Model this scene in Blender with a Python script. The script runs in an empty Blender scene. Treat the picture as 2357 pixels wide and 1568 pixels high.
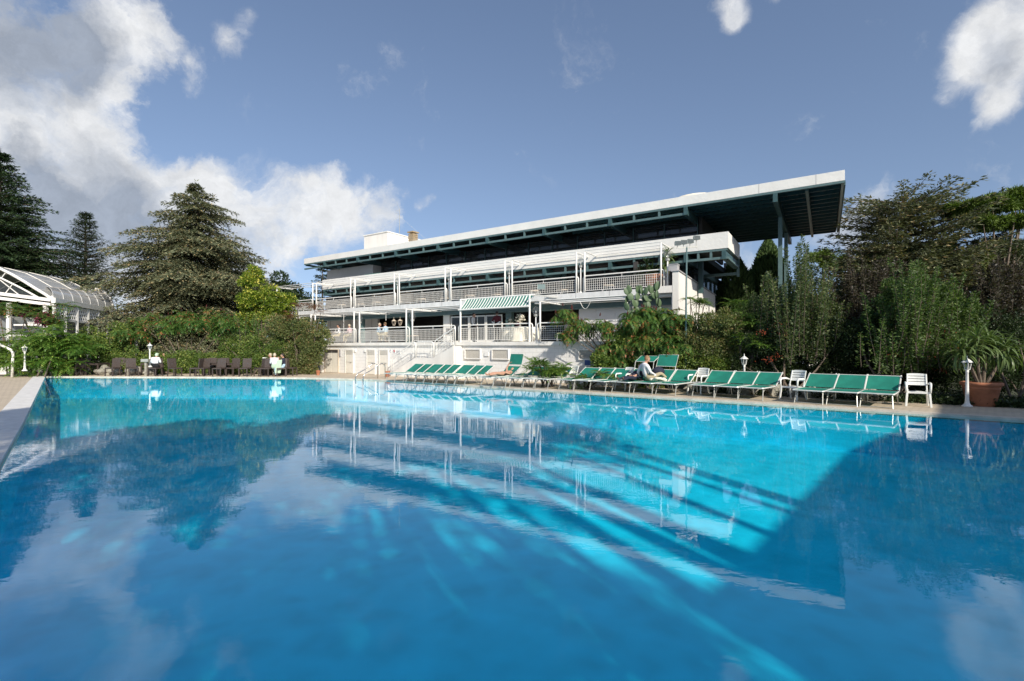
import bpy, bmesh, math, random
import numpy as np
from mathutils import Vector, Matrix, Quaternion
R = math.radians
C = bpy.context.scene.collection
SC = bpy.context.scene

# ------------------------------------------------------------------ camera
CAMH = 1.8
cam = bpy.data.cameras.new('camera'); camo = bpy.data.objects.new('camera', cam); C.objects.link(camo)
camo.location = (0, 0, CAMH); camo.rotation_euler = (R(90), 0, 0)
cam.sensor_width = 36; cam.lens = 16.908; cam.shift_y = 0.0055
cam.clip_start = 0.05; cam.clip_end = 3000
SC.camera = camo

# ------------------------------------------------------------------ sun and exposure
SUN = Vector((0.375, -0.771, 0.515)).normalized()
sl = bpy.data.lights.new('sun', 'SUN'); so = bpy.data.objects.new('sun', sl); C.objects.link(so)
sl.energy = 4.6; sl.angle = R(0.5); sl.color = (1.0, 0.93, 0.82)
so.rotation_euler = SUN.to_track_quat('Z', 'Y').to_euler(); so.location = (20, -40, 40)
SC.view_settings.view_transform = 'Standard'; SC.view_settings.look = 'None'
SC.view_settings.exposure = 0.24; SC.view_settings.gamma = 1.0
SC.view_settings.use_curve_mapping = False

# ------------------------------------------------------------------ world: Nishita sky with procedural clouds
W = bpy.data.worlds.new('World'); SC.world = W; W.use_nodes = True
nt = W.node_tree; N = nt.nodes; L = nt.links
for n in list(N): N.remove(n)
def nn(t, **k):
    n = N.new(t)
    for a, b in k.items(): setattr(n, a, b)
    return n
def mth(op, a, b=None, c=None, clamp=False):
    n = nn('ShaderNodeMath', operation=op, use_clamp=clamp)
    for i, v in enumerate((a, b, c)):
        if v is None: continue
        if isinstance(v, (int, float)): n.inputs[i].default_value = v
        else: L.new(v, n.inputs[i])
    return n.outputs[0]
sky = nn('ShaderNodeTexSky', sky_type='NISHITA'); sky.sun_disc = False
sky.sun_elevation = math.asin(SUN.z); sky.sun_rotation = math.atan2(SUN.x, SUN.y)
sky.air_density = 1.15; sky.dust_density = .5; sky.ozone_density = 2.5; sky.altitude = 100
tc = nn('ShaderNodeTexCoord')
sv = nn('ShaderNodeVectorMath', operation='MULTIPLY_ADD'); L.new(tc.outputs['Generated'], sv.inputs[0]); sv.inputs[1].default_value = (1, 1, .84); sv.inputs[2].default_value = (0, 0, .16); L.new(sv.outputs[0], sky.inputs[0])
nrm = nn('ShaderNodeVectorMath', operation='NORMALIZE'); L.new(tc.outputs['Generated'], nrm.inputs[0])
D0 = nrm.outputs[0]
def noise(vec, scale, detail=6, rough=.55, dist=0):
    n = nn('ShaderNodeTexNoise'); L.new(vec, n.inputs['Vector'])
    n.inputs['Scale'].default_value = scale; n.inputs['Detail'].default_value = detail
    n.inputs['Roughness'].default_value = rough; n.inputs['Distortion'].default_value = dist
    return n
# domain warp so that the cloud masses get ragged outlines
wn = noise(D0, 3.0, 8, .62)
ws = nn('ShaderNodeVectorMath', operation='SUBTRACT'); L.new(wn.outputs['Color'], ws.inputs[0]); ws.inputs[1].default_value = (.5, .5, .5)
wm = nn('ShaderNodeVectorMath', operation='SCALE'); L.new(ws.outputs[0], wm.inputs[0]); wm.inputs['Scale'].default_value = .26
wa = nn('ShaderNodeVectorMath', operation='ADD'); L.new(D0, wa.inputs[0]); L.new(wm.outputs[0], wa.inputs[1])
def direction(x, y):
    return Vector(((x - 1178.5) / 1107., 1., (797 - y) / 1107.)).normalized()
def field(blobs, base, cap=1.15, pw=.8):
    out = None
    for x, y, r, w in blobs:
        d = x if isinstance(x, Vector) else direction(x, y)
        dn = nn('ShaderNodeVectorMath', operation='DISTANCE'); L.new(base, dn.inputs[0]); dn.inputs[1].default_value = d
        f = 1107. / (1 + 0) 
        if not isinstance(x, Vector):
            a = (x - 1178.5) / 1107.; b = (797 - y) / 1107.; rr = r / 1107. / (1 + a * a + b * b) ** .75
        else: rr = r
        v = mth('MULTIPLY_ADD', dn.outputs['Value'], -1. / rr, 1., clamp=True)
        v = mth('MULTIPLY', mth('POWER', v, pw), w)
        out = v if out is None else mth('ADD', out, v)
    return mth('MINIMUM', out, cap)
blobs = [(-60, 60, 330, 1.25), (120, 200, 230, 1.2), (300, 40, 190, 1.0), (240, 130, 150, .8), (-20, 420, 300, 1.2), (150, 400, 220, 1.1), (330, 410, 170, 1.0), (340, 60, 120, .6),
         (470, 440, 160, 1.0), (600, 470, 170, 1.1), (720, 480, 140, 1.0), (820, 470, 120, 1.0), (900, 465, 80, .8), (540, 540, 170, .9), (200, 620, 240, 1.1), (0, 600, 250, 1.1), (400, 620, 190, .9), (560, 640, 160, .8),
         (690, 560, 90, .8), (650, 620, 130, .9), (300, 560, 170, .9), 
         (1990, 520, 130, .9), (1960, 600, 110, .8), (2130, 700, 160, .6), (1750, 620, 120, .7),
         (Vector((-.75, -.3, .5)).normalized(), 0, .45, 1.0), (Vector((.9, -.1, .35)).normalized(), 0, .35, .9),
         (Vector((-.2, -.9, .3)).normalized(), 0, .4, .9), (Vector((-.1, .2, .97)).normalized(), 0, .28, .75)]
wisps = [(520, 85, 95, 1.0), (575, 30, 60, .8), (430, 140, 75, .85), (435, 205, 50, .6), (965, 480, 42, .9), (1000, 455, 32, .85), (690, 560, 70, .7),
         (2360, 20, 190, 1.3), (2280, 90, 120, 1.1), (2230, 170, 95, .95), (2330, 170, 120, 1.1), (2290, 250, 70, .8), (2170, 235, 60, .6), (1690, 10, 90, 1.15), (1690, 60, 55, .8), (1790, -10, 50, .9)]
fld = mth('MAXIMUM', field(blobs, wa.outputs[0]), field(wisps, D0, 1.05, 1.15))
n1 = noise(wa.outputs[0], 6.5, 9, .60, .35)
n1v = mth('MULTIPLY_ADD', n1.outputs['Fac'], 2.7, -1.36)
dens = mth('ADD', fld, n1v)
msk = nn('ShaderNodeMapRange', interpolation_type='SMOOTHSTEP'); L.new(dens, msk.inputs['Value'])
msk.inputs['From Min'].default_value = .22; msk.inputs['From Max'].default_value = 1.10
# thin parts of a cloud stay blue-white, thick parts show grey undersides
dark = field([(60, 60, 250, 1.0), (180, 90, 120, .55), (180, 480, 230, 1.0), (330, 500, 120, .7), (0, 330, 90, .6), (2330, 120, 120, .35), (20, 470, 150, .8), (560, 560, 120, .35), (2000, 560, 110, .8)], wa.outputs[0])
n2 = noise(wa.outputs[0], 9, 7, .6, .2)
dk = mth('ADD', mth('MULTIPLY', dark, 1.5), mth('MULTIPLY_ADD', n2.outputs['Fac'], 1.5, -.8), clamp=True)
cm = nn('ShaderNodeMix', data_type='RGBA'); L.new(dk, cm.inputs[0])
cm.inputs[6].default_value = (.74, .745, .75, 1); cm.inputs[7].default_value = (.32, .36, .43, 1)
n3 = noise(wa.outputs[0], 16, 6, .65, .1)
cb = nn('ShaderNodeMapRange'); L.new(n3.outputs['Fac'], cb.inputs['Value']); cb.inputs['From Min'].default_value = .3; cb.inputs['From Max'].default_value = .7
cb.inputs['To Min'].default_value = .84; cb.inputs['To Max'].default_value = 1.14
cs = nn('ShaderNodeVectorMath', operation='SCALE'); L.new(cm.outputs[2], cs.inputs[0]); L.new(cb.outputs[0], cs.inputs['Scale'])
sk = nn('ShaderNodeVectorMath', operation='MULTIPLY'); L.new(sky.outputs[0], sk.inputs[0]); sk.inputs[1].default_value = (.146, .130, .125)
mx = nn('ShaderNodeMix', data_type='RGBA'); L.new(mth('MULTIPLY', msk.outputs[0], .93), mx.inputs[0]); L.new(sk.outputs[0], mx.inputs[6]); L.new(cs.outputs[0], mx.inputs[7])
bg = nn('ShaderNodeBackground'); L.new(mx.outputs[2], bg.inputs[0]); bg.inputs[1].default_value = 1.0
wo = nn('ShaderNodeOutputWorld'); L.new(bg.outputs[0], wo.inputs[0])

# ------------------------------------------------------------------ materials
def mat(name, col, rough=.6, var=.12, scale=6., metal=0., bump=0., bscale=30., spec=.5, streak=False, island=0.):
    m = bpy.data.materials.new(name); m.use_nodes = True
    t = m.node_tree; p = t.nodes['Principled BSDF']
    p.inputs['Roughness'].default_value = rough; p.inputs['Metallic'].default_value = metal
    p.inputs['Specular IOR Level'].default_value = spec
    co = t.nodes.new('ShaderNodeTexCoord'); no = t.nodes.new('ShaderNodeTexNoise')
    no.inputs['Scale'].default_value = scale; no.inputs['Detail'].default_value = 5
    mp = t.nodes.new('ShaderNodeMapping'); t.links.new(co.outputs['Object'], mp.inputs[0]); t.links.new(mp.outputs[0], no.inputs['Vector'])
    if streak: mp.inputs['Scale'].default_value = (1, 1, .18)
    mr = t.nodes.new('ShaderNodeMapRange'); t.links.new(no.outputs['Fac'], mr.inputs['Value'])
    mr.inputs['From Min'].default_value = .3; mr.inputs['From Max'].default_value = .7
    mr.inputs['To Min'].default_value = 1 - var; mr.inputs['To Max'].default_value = 1 + var * .5
    sc = t.nodes.new('ShaderNodeVectorMath'); sc.operation = 'SCALE'; sc.inputs[0].default_value = col[:3]
    t.links.new(mr.outputs[0], sc.inputs['Scale'])
    src = sc.outputs[0]
    if island:
        g = t.nodes.new('ShaderNodeNewGeometry'); m2 = t.nodes.new('ShaderNodeMapRange'); t.links.new(g.outputs['Random Per Island'], m2.inputs['Value'])
        m2.inputs['To Min'].default_value = 1 - island; m2.inputs['To Max'].default_value = 1 + island
        s2 = t.nodes.new('ShaderNodeVectorMath'); s2.operation = 'SCALE'; t.links.new(src, s2.inputs[0]); t.links.new(m2.outputs[0], s2.inputs['Scale']); src = s2.outputs[0]
    t.links.new(src, p.inputs['Base Color'])
    if bump:
        b = t.nodes.new('ShaderNodeBump'); b.inputs['Strength'].default_value = bump; b.inputs['Distance'].default_value = .02
        nb = t.nodes.new('ShaderNodeTexNoise'); nb.inputs['Scale'].default_value = bscale; nb.inputs['Detail'].default_value = 4
        t.links.new(co.outputs['Object'], nb.inputs['Vector']); t.links.new(nb.outputs['Fac'], b.inputs['Height']); t.links.new(b.outputs[0], p.inputs['Normal'])
    return m
def leafmat(name, c1, c2, c3=None, trans=.3, rough=.5):
    m = bpy.data.materials.new(name); m.use_nodes = True
    t = m.node_tree; p = t.nodes['Principled BSDF']; out = t.nodes['Material Output']
    p.inputs['Roughness'].default_value = rough; p.inputs['Specular IOR Level'].default_value = .35
    g = t.nodes.new('ShaderNodeNewGeometry'); r = t.nodes.new('ShaderNodeValToRGB')
    e = r.color_ramp.elements; e[0].position = 0; e[0].color = (*c1, 1); e[1].position = 1 if c3 is None else .82; e[1].color = (*c2, 1)
    if c3 is not None: x = e.new(.97); x.color = (*c3, 1)
    co = t.nodes.new('ShaderNodeTexCoord'); no = t.nodes.new('ShaderNodeTexNoise'); no.inputs['Scale'].default_value = .9; no.inputs['Detail'].default_value = 3
    t.links.new(co.outputs['Object'], no.inputs['Vector'])
    a = t.nodes.new('ShaderNodeMath'); a.operation = 'MULTIPLY_ADD'; t.links.new(no.outputs['Fac'], a.inputs[0]); a.inputs[1].default_value = .9; a.inputs[2].default_value = -.45
    b = t.nodes.new('ShaderNodeMath'); b.operation = 'ADD'; b.use_clamp = True; t.links.new(g.outputs['Random Per Island'], b.inputs[0]); t.links.new(a.outputs[0], b.inputs[1])
    t.links.new(b.outputs[0], r.inputs[0]); t.links.new(r.outputs[0], p.inputs['Base Color'])
    tr = t.nodes.new('ShaderNodeBsdfTranslucent'); s = t.nodes.new('ShaderNodeVectorMath'); s.operation = 'MULTIPLY'; t.links.new(r.outputs[0], s.inputs[0]); s.inputs[1].default_value = (1.3, 1.5, .6)
    t.links.new(s.outputs[0], tr.inputs[0])
    mxs = t.nodes.new('ShaderNodeMixShader'); mxs.inputs[0].default_value = trans
    t.links.new(p.outputs[0], mxs.inputs[1]); t.links.new(tr.outputs[0], mxs.inputs[2]); t.links.new(mxs.outputs[0], out.inputs[0])
    return m
def schlick(t, f0, ex=5):
    lw = t.nodes.new('ShaderNodeLayerWeight'); lw.inputs[0].default_value = .5
    p = t.nodes.new('ShaderNodeMath'); p.operation = 'POWER'; t.links.new(lw.outputs['Facing'], p.inputs[0]); p.inputs[1].default_value = ex
    a = t.nodes.new('ShaderNodeMath'); a.operation = 'MULTIPLY_ADD'; t.links.new(p.outputs[0], a.inputs[0]); a.inputs[1].default_value = 1 - f0; a.inputs[2].default_value = f0
    return a.outputs[0], lw.inputs['Normal']
def glassmat(name, tint, clear, rough=.02, ior=1.5, bump=0):
    """thin pane: part see-through with a tint, part mirror by Fresnel"""
    m = bpy.data.materials.new(name); m.use_nodes = True; t = m.node_tree
    for n in list(t.nodes):
        if n.type != 'OUTPUT_MATERIAL': t.nodes.remove(n)
    out = t.nodes['Material Output']
    tr = t.nodes.new('ShaderNodeBsdfTransparent'); tr.inputs[0].default_value = (*tint, 1)
    df = t.nodes.new('ShaderNodeBsdfDiffuse'); df.inputs[0].default_value = (*[v * .5 for v in tint], 1)
    m1 = t.nodes.new('ShaderNodeMixShader'); m1.inputs[0].default_value = clear
    t.links.new(df.outputs[0], m1.inputs[1]); t.links.new(tr.outputs[0], m1.inputs[2])
    gl = t.nodes.new('ShaderNodeBsdfGlossy'); gl.inputs['Roughness'].default_value = rough
    fo, fin = schlick(t, .045)
    m2 = t.nodes.new('ShaderNodeMixShader'); t.links.new(fo, m2.inputs[0]); t.links.new(m1.outputs[0], m2.inputs[1]); t.links.new(gl.outputs[0], m2.inputs[2])
    if bump:
        no = t.nodes.new('ShaderNodeTexNoise'); no.inputs['Scale'].default_value = 1.2
        b = t.nodes.new('ShaderNodeBump'); b.inputs['Strength'].default_value = bump; b.inputs['Distance'].default_value = .05
        t.links.new(no.outputs['Fac'], b.inputs['Height']); t.links.new(b.outputs[0], gl.inputs['Normal'])
    t.links.new(m2.outputs[0], out.inputs[0]); return m

M = {}
M['white'] = mat('white_painted_masonry', (.80, .77, .71), .75, .10, 2.2, bump=.35, bscale=14, streak=True)
M['roofwhite'] = mat('white_roof_fascia', (.78, .76, .71), .8, .07, 1.2, bump=.5, bscale=8)
M['pipe'] = mat('white_enamelled_pipe', (.82, .80, .75), .35, .06, 9)
M['slabwhite'] = mat('white_slab_edge', (.72, .72, .70), .6, .12, 4, streak=True)
M['panel'] = mat('pale_grey_panel', (.62, .61, .60), .55, .06, 2)
M['green'] = mat('dark_green_steel', (.045, .095, .098), .4, .18, 5)
M['green2'] = mat('green_grey_steel', (.10, .165, .165), .45, .15, 4)
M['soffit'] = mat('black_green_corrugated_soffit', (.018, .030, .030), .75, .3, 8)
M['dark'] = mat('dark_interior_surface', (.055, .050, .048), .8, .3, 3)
M['darkfloor'] = mat('terrace_tiles', (.30, .27, .23), .6, .15, 5)
M['brick'] = mat('chimney_brick', (.36, .27, .16), .9, .3, 12)
M['mortar'] = mat('pale_mortar', (.62, .58, .50), .9, .1, 12)
M['beige'] = mat('beige_stucco', (.55, .46, .36), .8, .1, 3)
M['door'] = mat('cream_door_paint', (.76, .72, .63), .5, .06, 4)
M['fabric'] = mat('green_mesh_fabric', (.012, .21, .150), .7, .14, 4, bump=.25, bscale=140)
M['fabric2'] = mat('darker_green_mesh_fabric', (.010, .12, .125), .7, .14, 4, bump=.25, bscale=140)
M['alu'] = mat('white_aluminium_frame', (.66, .66, .62), .3, .08, 10, spec=.6)
M['alugrey'] = mat('grey_aluminium_leg', (.42, .42, .38), .35, .12, 10, metal=.3)
M['plastic'] = mat('white_moulded_plastic', (.83, .83, .78), .32, .07, 6)
M['wicker'] = mat('brown_woven_rattan', (.066, .048, .040), .55, .30, 60, bump=.6, bscale=160)
M['chrome'] = mat('brushed_steel_tube', (.62, .60, .56), .18, .05, 5, metal=1)
M['terra'] = mat('terracotta', (.42, .165, .085), .8, .22, 5, bump=.3)
M['soil'] = mat('dark_soil', (.045, .032, .022), .95, .4, 20)
M['bark'] = mat('grey_brown_bark', (.15, .115, .085), .9, .35, 9, bump=.8, bscale=22, streak=True)
M['stone'] = mat('rough_limestone', (.30, .28, .23), .9, .35, 7, bump=1, bscale=12)
M['cloth'] = mat('cream_tablecloth', (.80, .74, .60), .85, .06, 5)
M['skin'] = mat('skin', (.52, .29, .20), .5, .1, 9)
M['shirt'] = mat('white_shirt_cotton', (.74, .72, .72), .85, .12, 14, bump=.5, bscale=30)
M['khaki'] = mat('khaki_cotton', (.40, .34, .22), .85, .14, 14, bump=.5, bscale=30)
M['navy'] = mat('navy_cloth', (.018, .022, .045), .85, .2, 14)
M['navy2'] = mat('blue_board_paint', (.03, .07, .22), .6, .1, 9)
M['black'] = mat('black_cloth', (.014, .013, .014), .8, .2, 14)
M['maroon'] = mat('maroon_cloth', (.11, .012, .022), .8, .2, 14)
M['ltblue'] = mat('pale_blue_cloth', (.42, .58, .70), .85, .2, 20)
M['pink'] = mat('pale_pink_cloth', (.66, .50, .52), .85, .2, 20)
M['mint'] = mat('pale_green_cloth', (.46, .58, .42), .85, .1, 20)
M['shoe'] = mat('brown_leather', (.10, .055, .035), .4, .2, 14)
M['hairbr'] = mat('light_brown_hair', (.26, .155, .075), .7, .3, 40)
M['hairdk'] = mat('dark_hair', (.02, .014, .011), .6, .3, 40)
M['hairgr'] = mat('grey_blond_hair', (.52, .44, .32), .7, .3, 40)
M['glass'] = glassmat('smoked_window_glass', (.30, .32, .34), .75, bump=.15)
M['clearglass'] = glassmat('clear_window_glass', (.62, .66, .66), .9, bump=.1)
M['poly'] = glassmat('translucent_roof_sheet', (1.0, 1.0, .96), .15, rough=.25)
M['globe'] = glassmat('clear_globe_glass', (.86, .87, .86), .93)
M['blind'] = mat('grey_window_blind', (.40, .39, .39), .8, .1, 3)
M['tile'] = mat('orange_roof_tile', (.48, .22, .10), .85, .3, 9)
M['shutter'] = mat('green_shutter_paint', (.03, .16, .12), .6, .1, 9)
M['red'] = mat('red_sign_paint', (.55, .03, .03), .5, .05, 9)
M['signwhite'] = mat('sign_white', (.78, .78, .76), .5, .05, 9)
M['signgrey'] = mat('sign_grey_print', (.30, .30, .31), .5, .05, 9)
M['spike'] = mat('dark_red_sumac_spike', (.085, .014, .010), .9, .4, 40, bump=1, bscale=60)
M['berry'] = mat('orange_red_berry', (.26, .045, .014), .45, .2, 20, island=.5)
M['flower'] = mat('cream_flower_petal', (.80, .74, .60), .7, .1, 20, island=.25)
M['pinkflower'] = mat('magenta_bougainvillea_bract', (.32, .035, .13), .7, .2, 20, island=.4)
M['pinkbloom'] = mat('pink_flower_petal', (.62, .08, .22), .7, .2, 20)
M['cactus'] = mat('blue_green_cactus_skin', (.095, .145, .07), .55, .18, 5)
M['orangefruit'] = mat('orange_cactus_fruit', (.6, .16, .06), .5, .1, 9)
M['ice'] = mat('dark_green_ice_plant', (.06, .10, .05), .9, .4, 9)
# awning with green and white stripes woven in
ma = bpy.data.materials.new('striped_awning_canvas'); ma.use_nodes = True; t = ma.node_tree; p = t.nodes['Principled BSDF']; p.inputs['Roughness'].default_value = .8
g = t.nodes.new('ShaderNodeTexCoord'); sx = t.nodes.new('ShaderNodeSeparateXYZ'); t.links.new(g.outputs['UV'], sx.inputs[0])
m1 = t.nodes.new('ShaderNodeMath'); m1.operation = 'MULTIPLY'; t.links.new(sx.outputs[0], m1.inputs[0]); m1.inputs[1].default_value = 23.5
m2_ = t.nodes.new('ShaderNodeMath'); m2_.operation = 'FRACT'; t.links.new(m1.outputs[0], m2_.inputs[0])
m3 = t.nodes.new('ShaderNodeMath'); m3.operation = 'GREATER_THAN'; t.links.new(m2_.outputs[0], m3.inputs[0]); m3.inputs[1].default_value = .44
mi = t.nodes.new('ShaderNodeMix'); mi.data_type = 'RGBA'; t.links.new(m3.outputs[0], mi.inputs[0]); mi.inputs[6].default_value = (.78, .78, .74, 1); mi.inputs[7].default_value = (.012, .17, .115, 1)
t.links.new(mi.outputs[2], p.inputs['Base Color']); M['awning'] = ma

# leaves
M['cedar_dark'] = leafmat('dark_cedar_needles', (0.020, 0.043, 0.018), (0.050, 0.088, 0.033), (0.094, 0.138, 0.050), .12, .7)
M['cedar_blue'] = leafmat('blue_grey_cedar_needles', (0.076, 0.096, 0.054), (0.200, 0.211, 0.116), (0.379, 0.290, 0.141), .12, .7)
M['fir'] = leafmat('dark_fir_needles', (0.022, 0.041, 0.022), (0.054, 0.084, 0.038), (0.096, 0.120, 0.060), .1, .7)
M['yellow'] = leafmat('yellow_green_variegated_leaves', (0.072, 0.124, 0.013), (0.208, 0.273, 0.026), (0.676, 0.598, 0.117), .3)
M['oak'] = leafmat('dark_evergreen_leaves', (.018, .036, .014), (.045, .075, .025), None, .2)
M['sumac'] = leafmat('sumac_leaves', (0.040, 0.110, 0.022), (0.137, 0.229, 0.048), (0.367, 0.137, 0.055), .3)
M['fern'] = leafmat('bright_pinnate_leaves', (0.055, 0.128, 0.018), (0.156, 0.261, 0.046), (0.265, 0.329, 0.065), .3)
M['hedge'] = leafmat('clipped_hedge_leaves', (0.050, 0.112, 0.020), (0.171, 0.232, 0.048), (0.301, 0.329, 0.081), .25)
M['olive'] = leafmat('olive_green_bush_leaves', (0.075, 0.105, 0.033), (0.194, 0.217, 0.075), (0.314, 0.209, 0.105), .3)
M['darkbush'] = leafmat('deep_green_bush_leaves', (0.014, 0.029, 0.010), (0.034, 0.057, 0.018), (0.063, 0.094, 0.028), .2)
M['shoot'] = leafmat('small_shoot_leaves', (0.049, 0.075, 0.029), (0.123, 0.161, 0.062), (0.193, 0.222, 0.084), .3)
M['shootgreen'] = leafmat('fresh_green_shoot_leaves', (0.046, 0.086, 0.022), (0.107, 0.167, 0.046), (0.162, 0.222, 0.061), .3)
M['purple'] = leafmat('purple_brown_leaves', (.032, .024, .018), (.068, .058, .038), (.08, .09, .045), .25)
M['darkgrey'] = leafmat('grey_green_leaves', (.026, .044, .018), (.062, .085, .034), (.11, .11, .05), .2)
M['cypress'] = leafmat('cypress_foliage', (0.049, 0.093, 0.031), (0.122, 0.189, 0.058), None, .1, .8)
M['pine'] = leafmat('umbrella_pine_needles', (0.053, 0.093, 0.015), (0.140, 0.205, 0.032), (0.211, 0.281, 0.058), .2, .7)
M['yucca'] = leafmat('yucca_leaves', (.06, .10, .03), (.16, .22, .08), (.28, .33, .15), .25, .4)
M['redleaf'] = leafmat('red_tinged_leaves', (.10, .07, .025), (.22, .075, .045), (.28, .10, .06), .3)

# water: mirror by Fresnel over a clear blue-tinted body
mw = bpy.data.materials.new('pool_water'); mw.use_nodes = True; t = mw.node_tree
for n in list(t.nodes):
    if n.type != 'OUTPUT_MATERIAL': t.nodes.remove(n)
tr = t.nodes.new('ShaderNodeBsdfTransparent'); tr.inputs[0].default_value = (.55, .93, .98, 1)
gl = t.nodes.new('ShaderNodeBsdfGlossy'); gl.inputs['Roughness'].default_value = .0; gl.inputs[0].default_value = (.93, .96, 1, 1)
fo, fin = schlick(t, .030, 4.4)
co = t.nodes.new('ShaderNodeTexCoord')
def wav(scale, det, sc=(1, 1, 1), dist=0.):
    mp = t.nodes.new('ShaderNodeMapping'); mp.inputs['Scale'].default_value = sc; mp.inputs['Rotation'].default_value = (0, 0, R(-20)); t.links.new(co.outputs['Object'], mp.inputs[0])
    n = t.nodes.new('ShaderNodeTexNoise'); n.inputs['Scale'].default_value = scale; n.inputs['Detail'].default_value = det; n.inputs['Distortion'].default_value = dist
    t.links.new(mp.outputs[0], n.inputs['Vector']); return n.outputs['Fac']
def tm(op, a, b):
    n = t.nodes.new('ShaderNodeMath'); n.operation = op
    for i, v in enumerate((a, b)):
        if isinstance(v, (int, float)): n.inputs[i].default_value = v
        else: t.links.new(v, n.inputs[i])
    return n.outputs[0]
vo = t.nodes.new('ShaderNodeTexVoronoi'); vo.feature = 'SMOOTH_F1'; vo.inputs['Scale'].default_value = 3.2; vo.inputs['Smoothness'].default_value = .6  # cell mottling in the tint paints ripple-focused sunlight into the water colour
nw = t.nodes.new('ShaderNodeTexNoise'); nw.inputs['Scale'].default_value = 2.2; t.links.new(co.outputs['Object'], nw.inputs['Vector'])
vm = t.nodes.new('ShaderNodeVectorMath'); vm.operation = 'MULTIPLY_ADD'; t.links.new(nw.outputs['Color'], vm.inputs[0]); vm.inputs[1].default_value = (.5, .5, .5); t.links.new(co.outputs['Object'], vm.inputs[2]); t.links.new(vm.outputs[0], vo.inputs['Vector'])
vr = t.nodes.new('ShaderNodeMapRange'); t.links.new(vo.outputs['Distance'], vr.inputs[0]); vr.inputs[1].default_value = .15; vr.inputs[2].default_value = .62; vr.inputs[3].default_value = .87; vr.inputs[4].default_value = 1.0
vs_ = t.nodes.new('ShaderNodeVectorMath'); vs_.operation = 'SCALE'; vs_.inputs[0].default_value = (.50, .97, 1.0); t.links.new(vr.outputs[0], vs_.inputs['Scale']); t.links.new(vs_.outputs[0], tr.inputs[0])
big = wav(.22, 2)
amp = t.nodes.new('ShaderNodeMapRange'); t.links.new(big, amp.inputs[0]); amp.inputs[1].default_value = .4; amp.inputs[2].default_value = .65; amp.inputs[3].default_value = .25; amp.inputs[4].default_value = 1.0
hgt = tm('ADD', tm('MULTIPLY', wav(2.6, 2, (1, 1.7, 1), .4), .95), tm('MULTIPLY', tm('MULTIPLY', wav(9, 2, (1, 1.8, 1), .6), amp.outputs[0]), .50))
bp = t.nodes.new('ShaderNodeBump'); bp.inputs['Strength'].default_value = 1.0; bp.inputs['Distance'].default_value = .0009; t.links.new(hgt, bp.inputs['Height'])
t.links.new(bp.outputs[0], gl.inputs['Normal']); t.links.new(bp.outputs[0], fin)
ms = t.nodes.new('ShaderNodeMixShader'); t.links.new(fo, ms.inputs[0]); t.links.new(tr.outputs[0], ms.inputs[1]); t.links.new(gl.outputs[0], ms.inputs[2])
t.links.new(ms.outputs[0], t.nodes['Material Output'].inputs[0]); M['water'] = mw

def brickmat(name, c1, c2, cm_, scale, w, h, mort=.012, rough=.8, bump=.3, wob=.12):
    m = bpy.data.materials.new(name); m.use_nodes = True; t = m.node_tree; p = t.nodes['Principled BSDF']; p.inputs['Roughness'].default_value = rough
    c = t.nodes.new('ShaderNodeTexCoord'); b = t.nodes.new('ShaderNodeTexBrick'); t.links.new(c.outputs['UV'], b.inputs[0])
    b.inputs['Color1'].default_value = (*c1, 1); b.inputs['Color2'].default_value = (*c2, 1); b.inputs['Mortar'].default_value = (*cm_, 1)
    b.inputs['Scale'].default_value = scale; b.inputs['Brick Width'].default_value = w; b.inputs['Row Height'].default_value = h; b.inputs['Mortar Size'].default_value = mort
    n = t.nodes.new('ShaderNodeTexNoise'); n.inputs['Scale'].default_value = 1.7; n.inputs['Detail'].default_value = 6; t.links.new(c.outputs['Object'], n.inputs[0])
    r = t.nodes.new('ShaderNodeMapRange'); t.links.new(n.outputs[0], r.inputs[0]); r.inputs[1].default_value = .3; r.inputs[2].default_value = .7; r.inputs[3].default_value = 1 - wob; r.inputs[4].default_value = 1 + wob * .6
    s = t.nodes.new('ShaderNodeVectorMath'); s.operation = 'SCALE'; t.links.new(b.outputs[0], s.inputs[0]); t.links.new(r.outputs[0], s.inputs['Scale']); t.links.new(s.outputs[0], p.inputs['Base Color'])
    bu = t.nodes.new('ShaderNodeBump'); bu.inputs['Strength'].default_value = bump; bu.inputs['Distance'].default_value = .01; bu.invert = True
    t.links.new(b.outputs['Fac'], bu.inputs['Height']); t.links.new(bu.outputs[0], p.inputs['Normal']); return m
M['paving'] = brickmat('beige_paving', (.60, .50, .37), (.54, .45, .33), (.40, .33, .25), 1, .24, .12)
M['blockwall'] = brickmat('white_painted_blockwork', (.80, .785, .75), (.78, .765, .73), (.70, .685, .65), 1, .42, .21, .012, .8, .6, .07)
M['poolfloor'] = mat('blue_pool_paint', (.030, .76, .98), .7, .10, 1.6)
M['paving2'] = mat('sandstone_coping', (.60, .52, .42), .8, .2, 4, bump=.3)
M['coping'] = mat('white_concrete_coping', (.72, .70, .66), .8, .14, 5, bump=.3)
M['lawn'] = mat('dark_planting_soil', (.06, .07, .032), .95, .4, 3)
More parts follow.
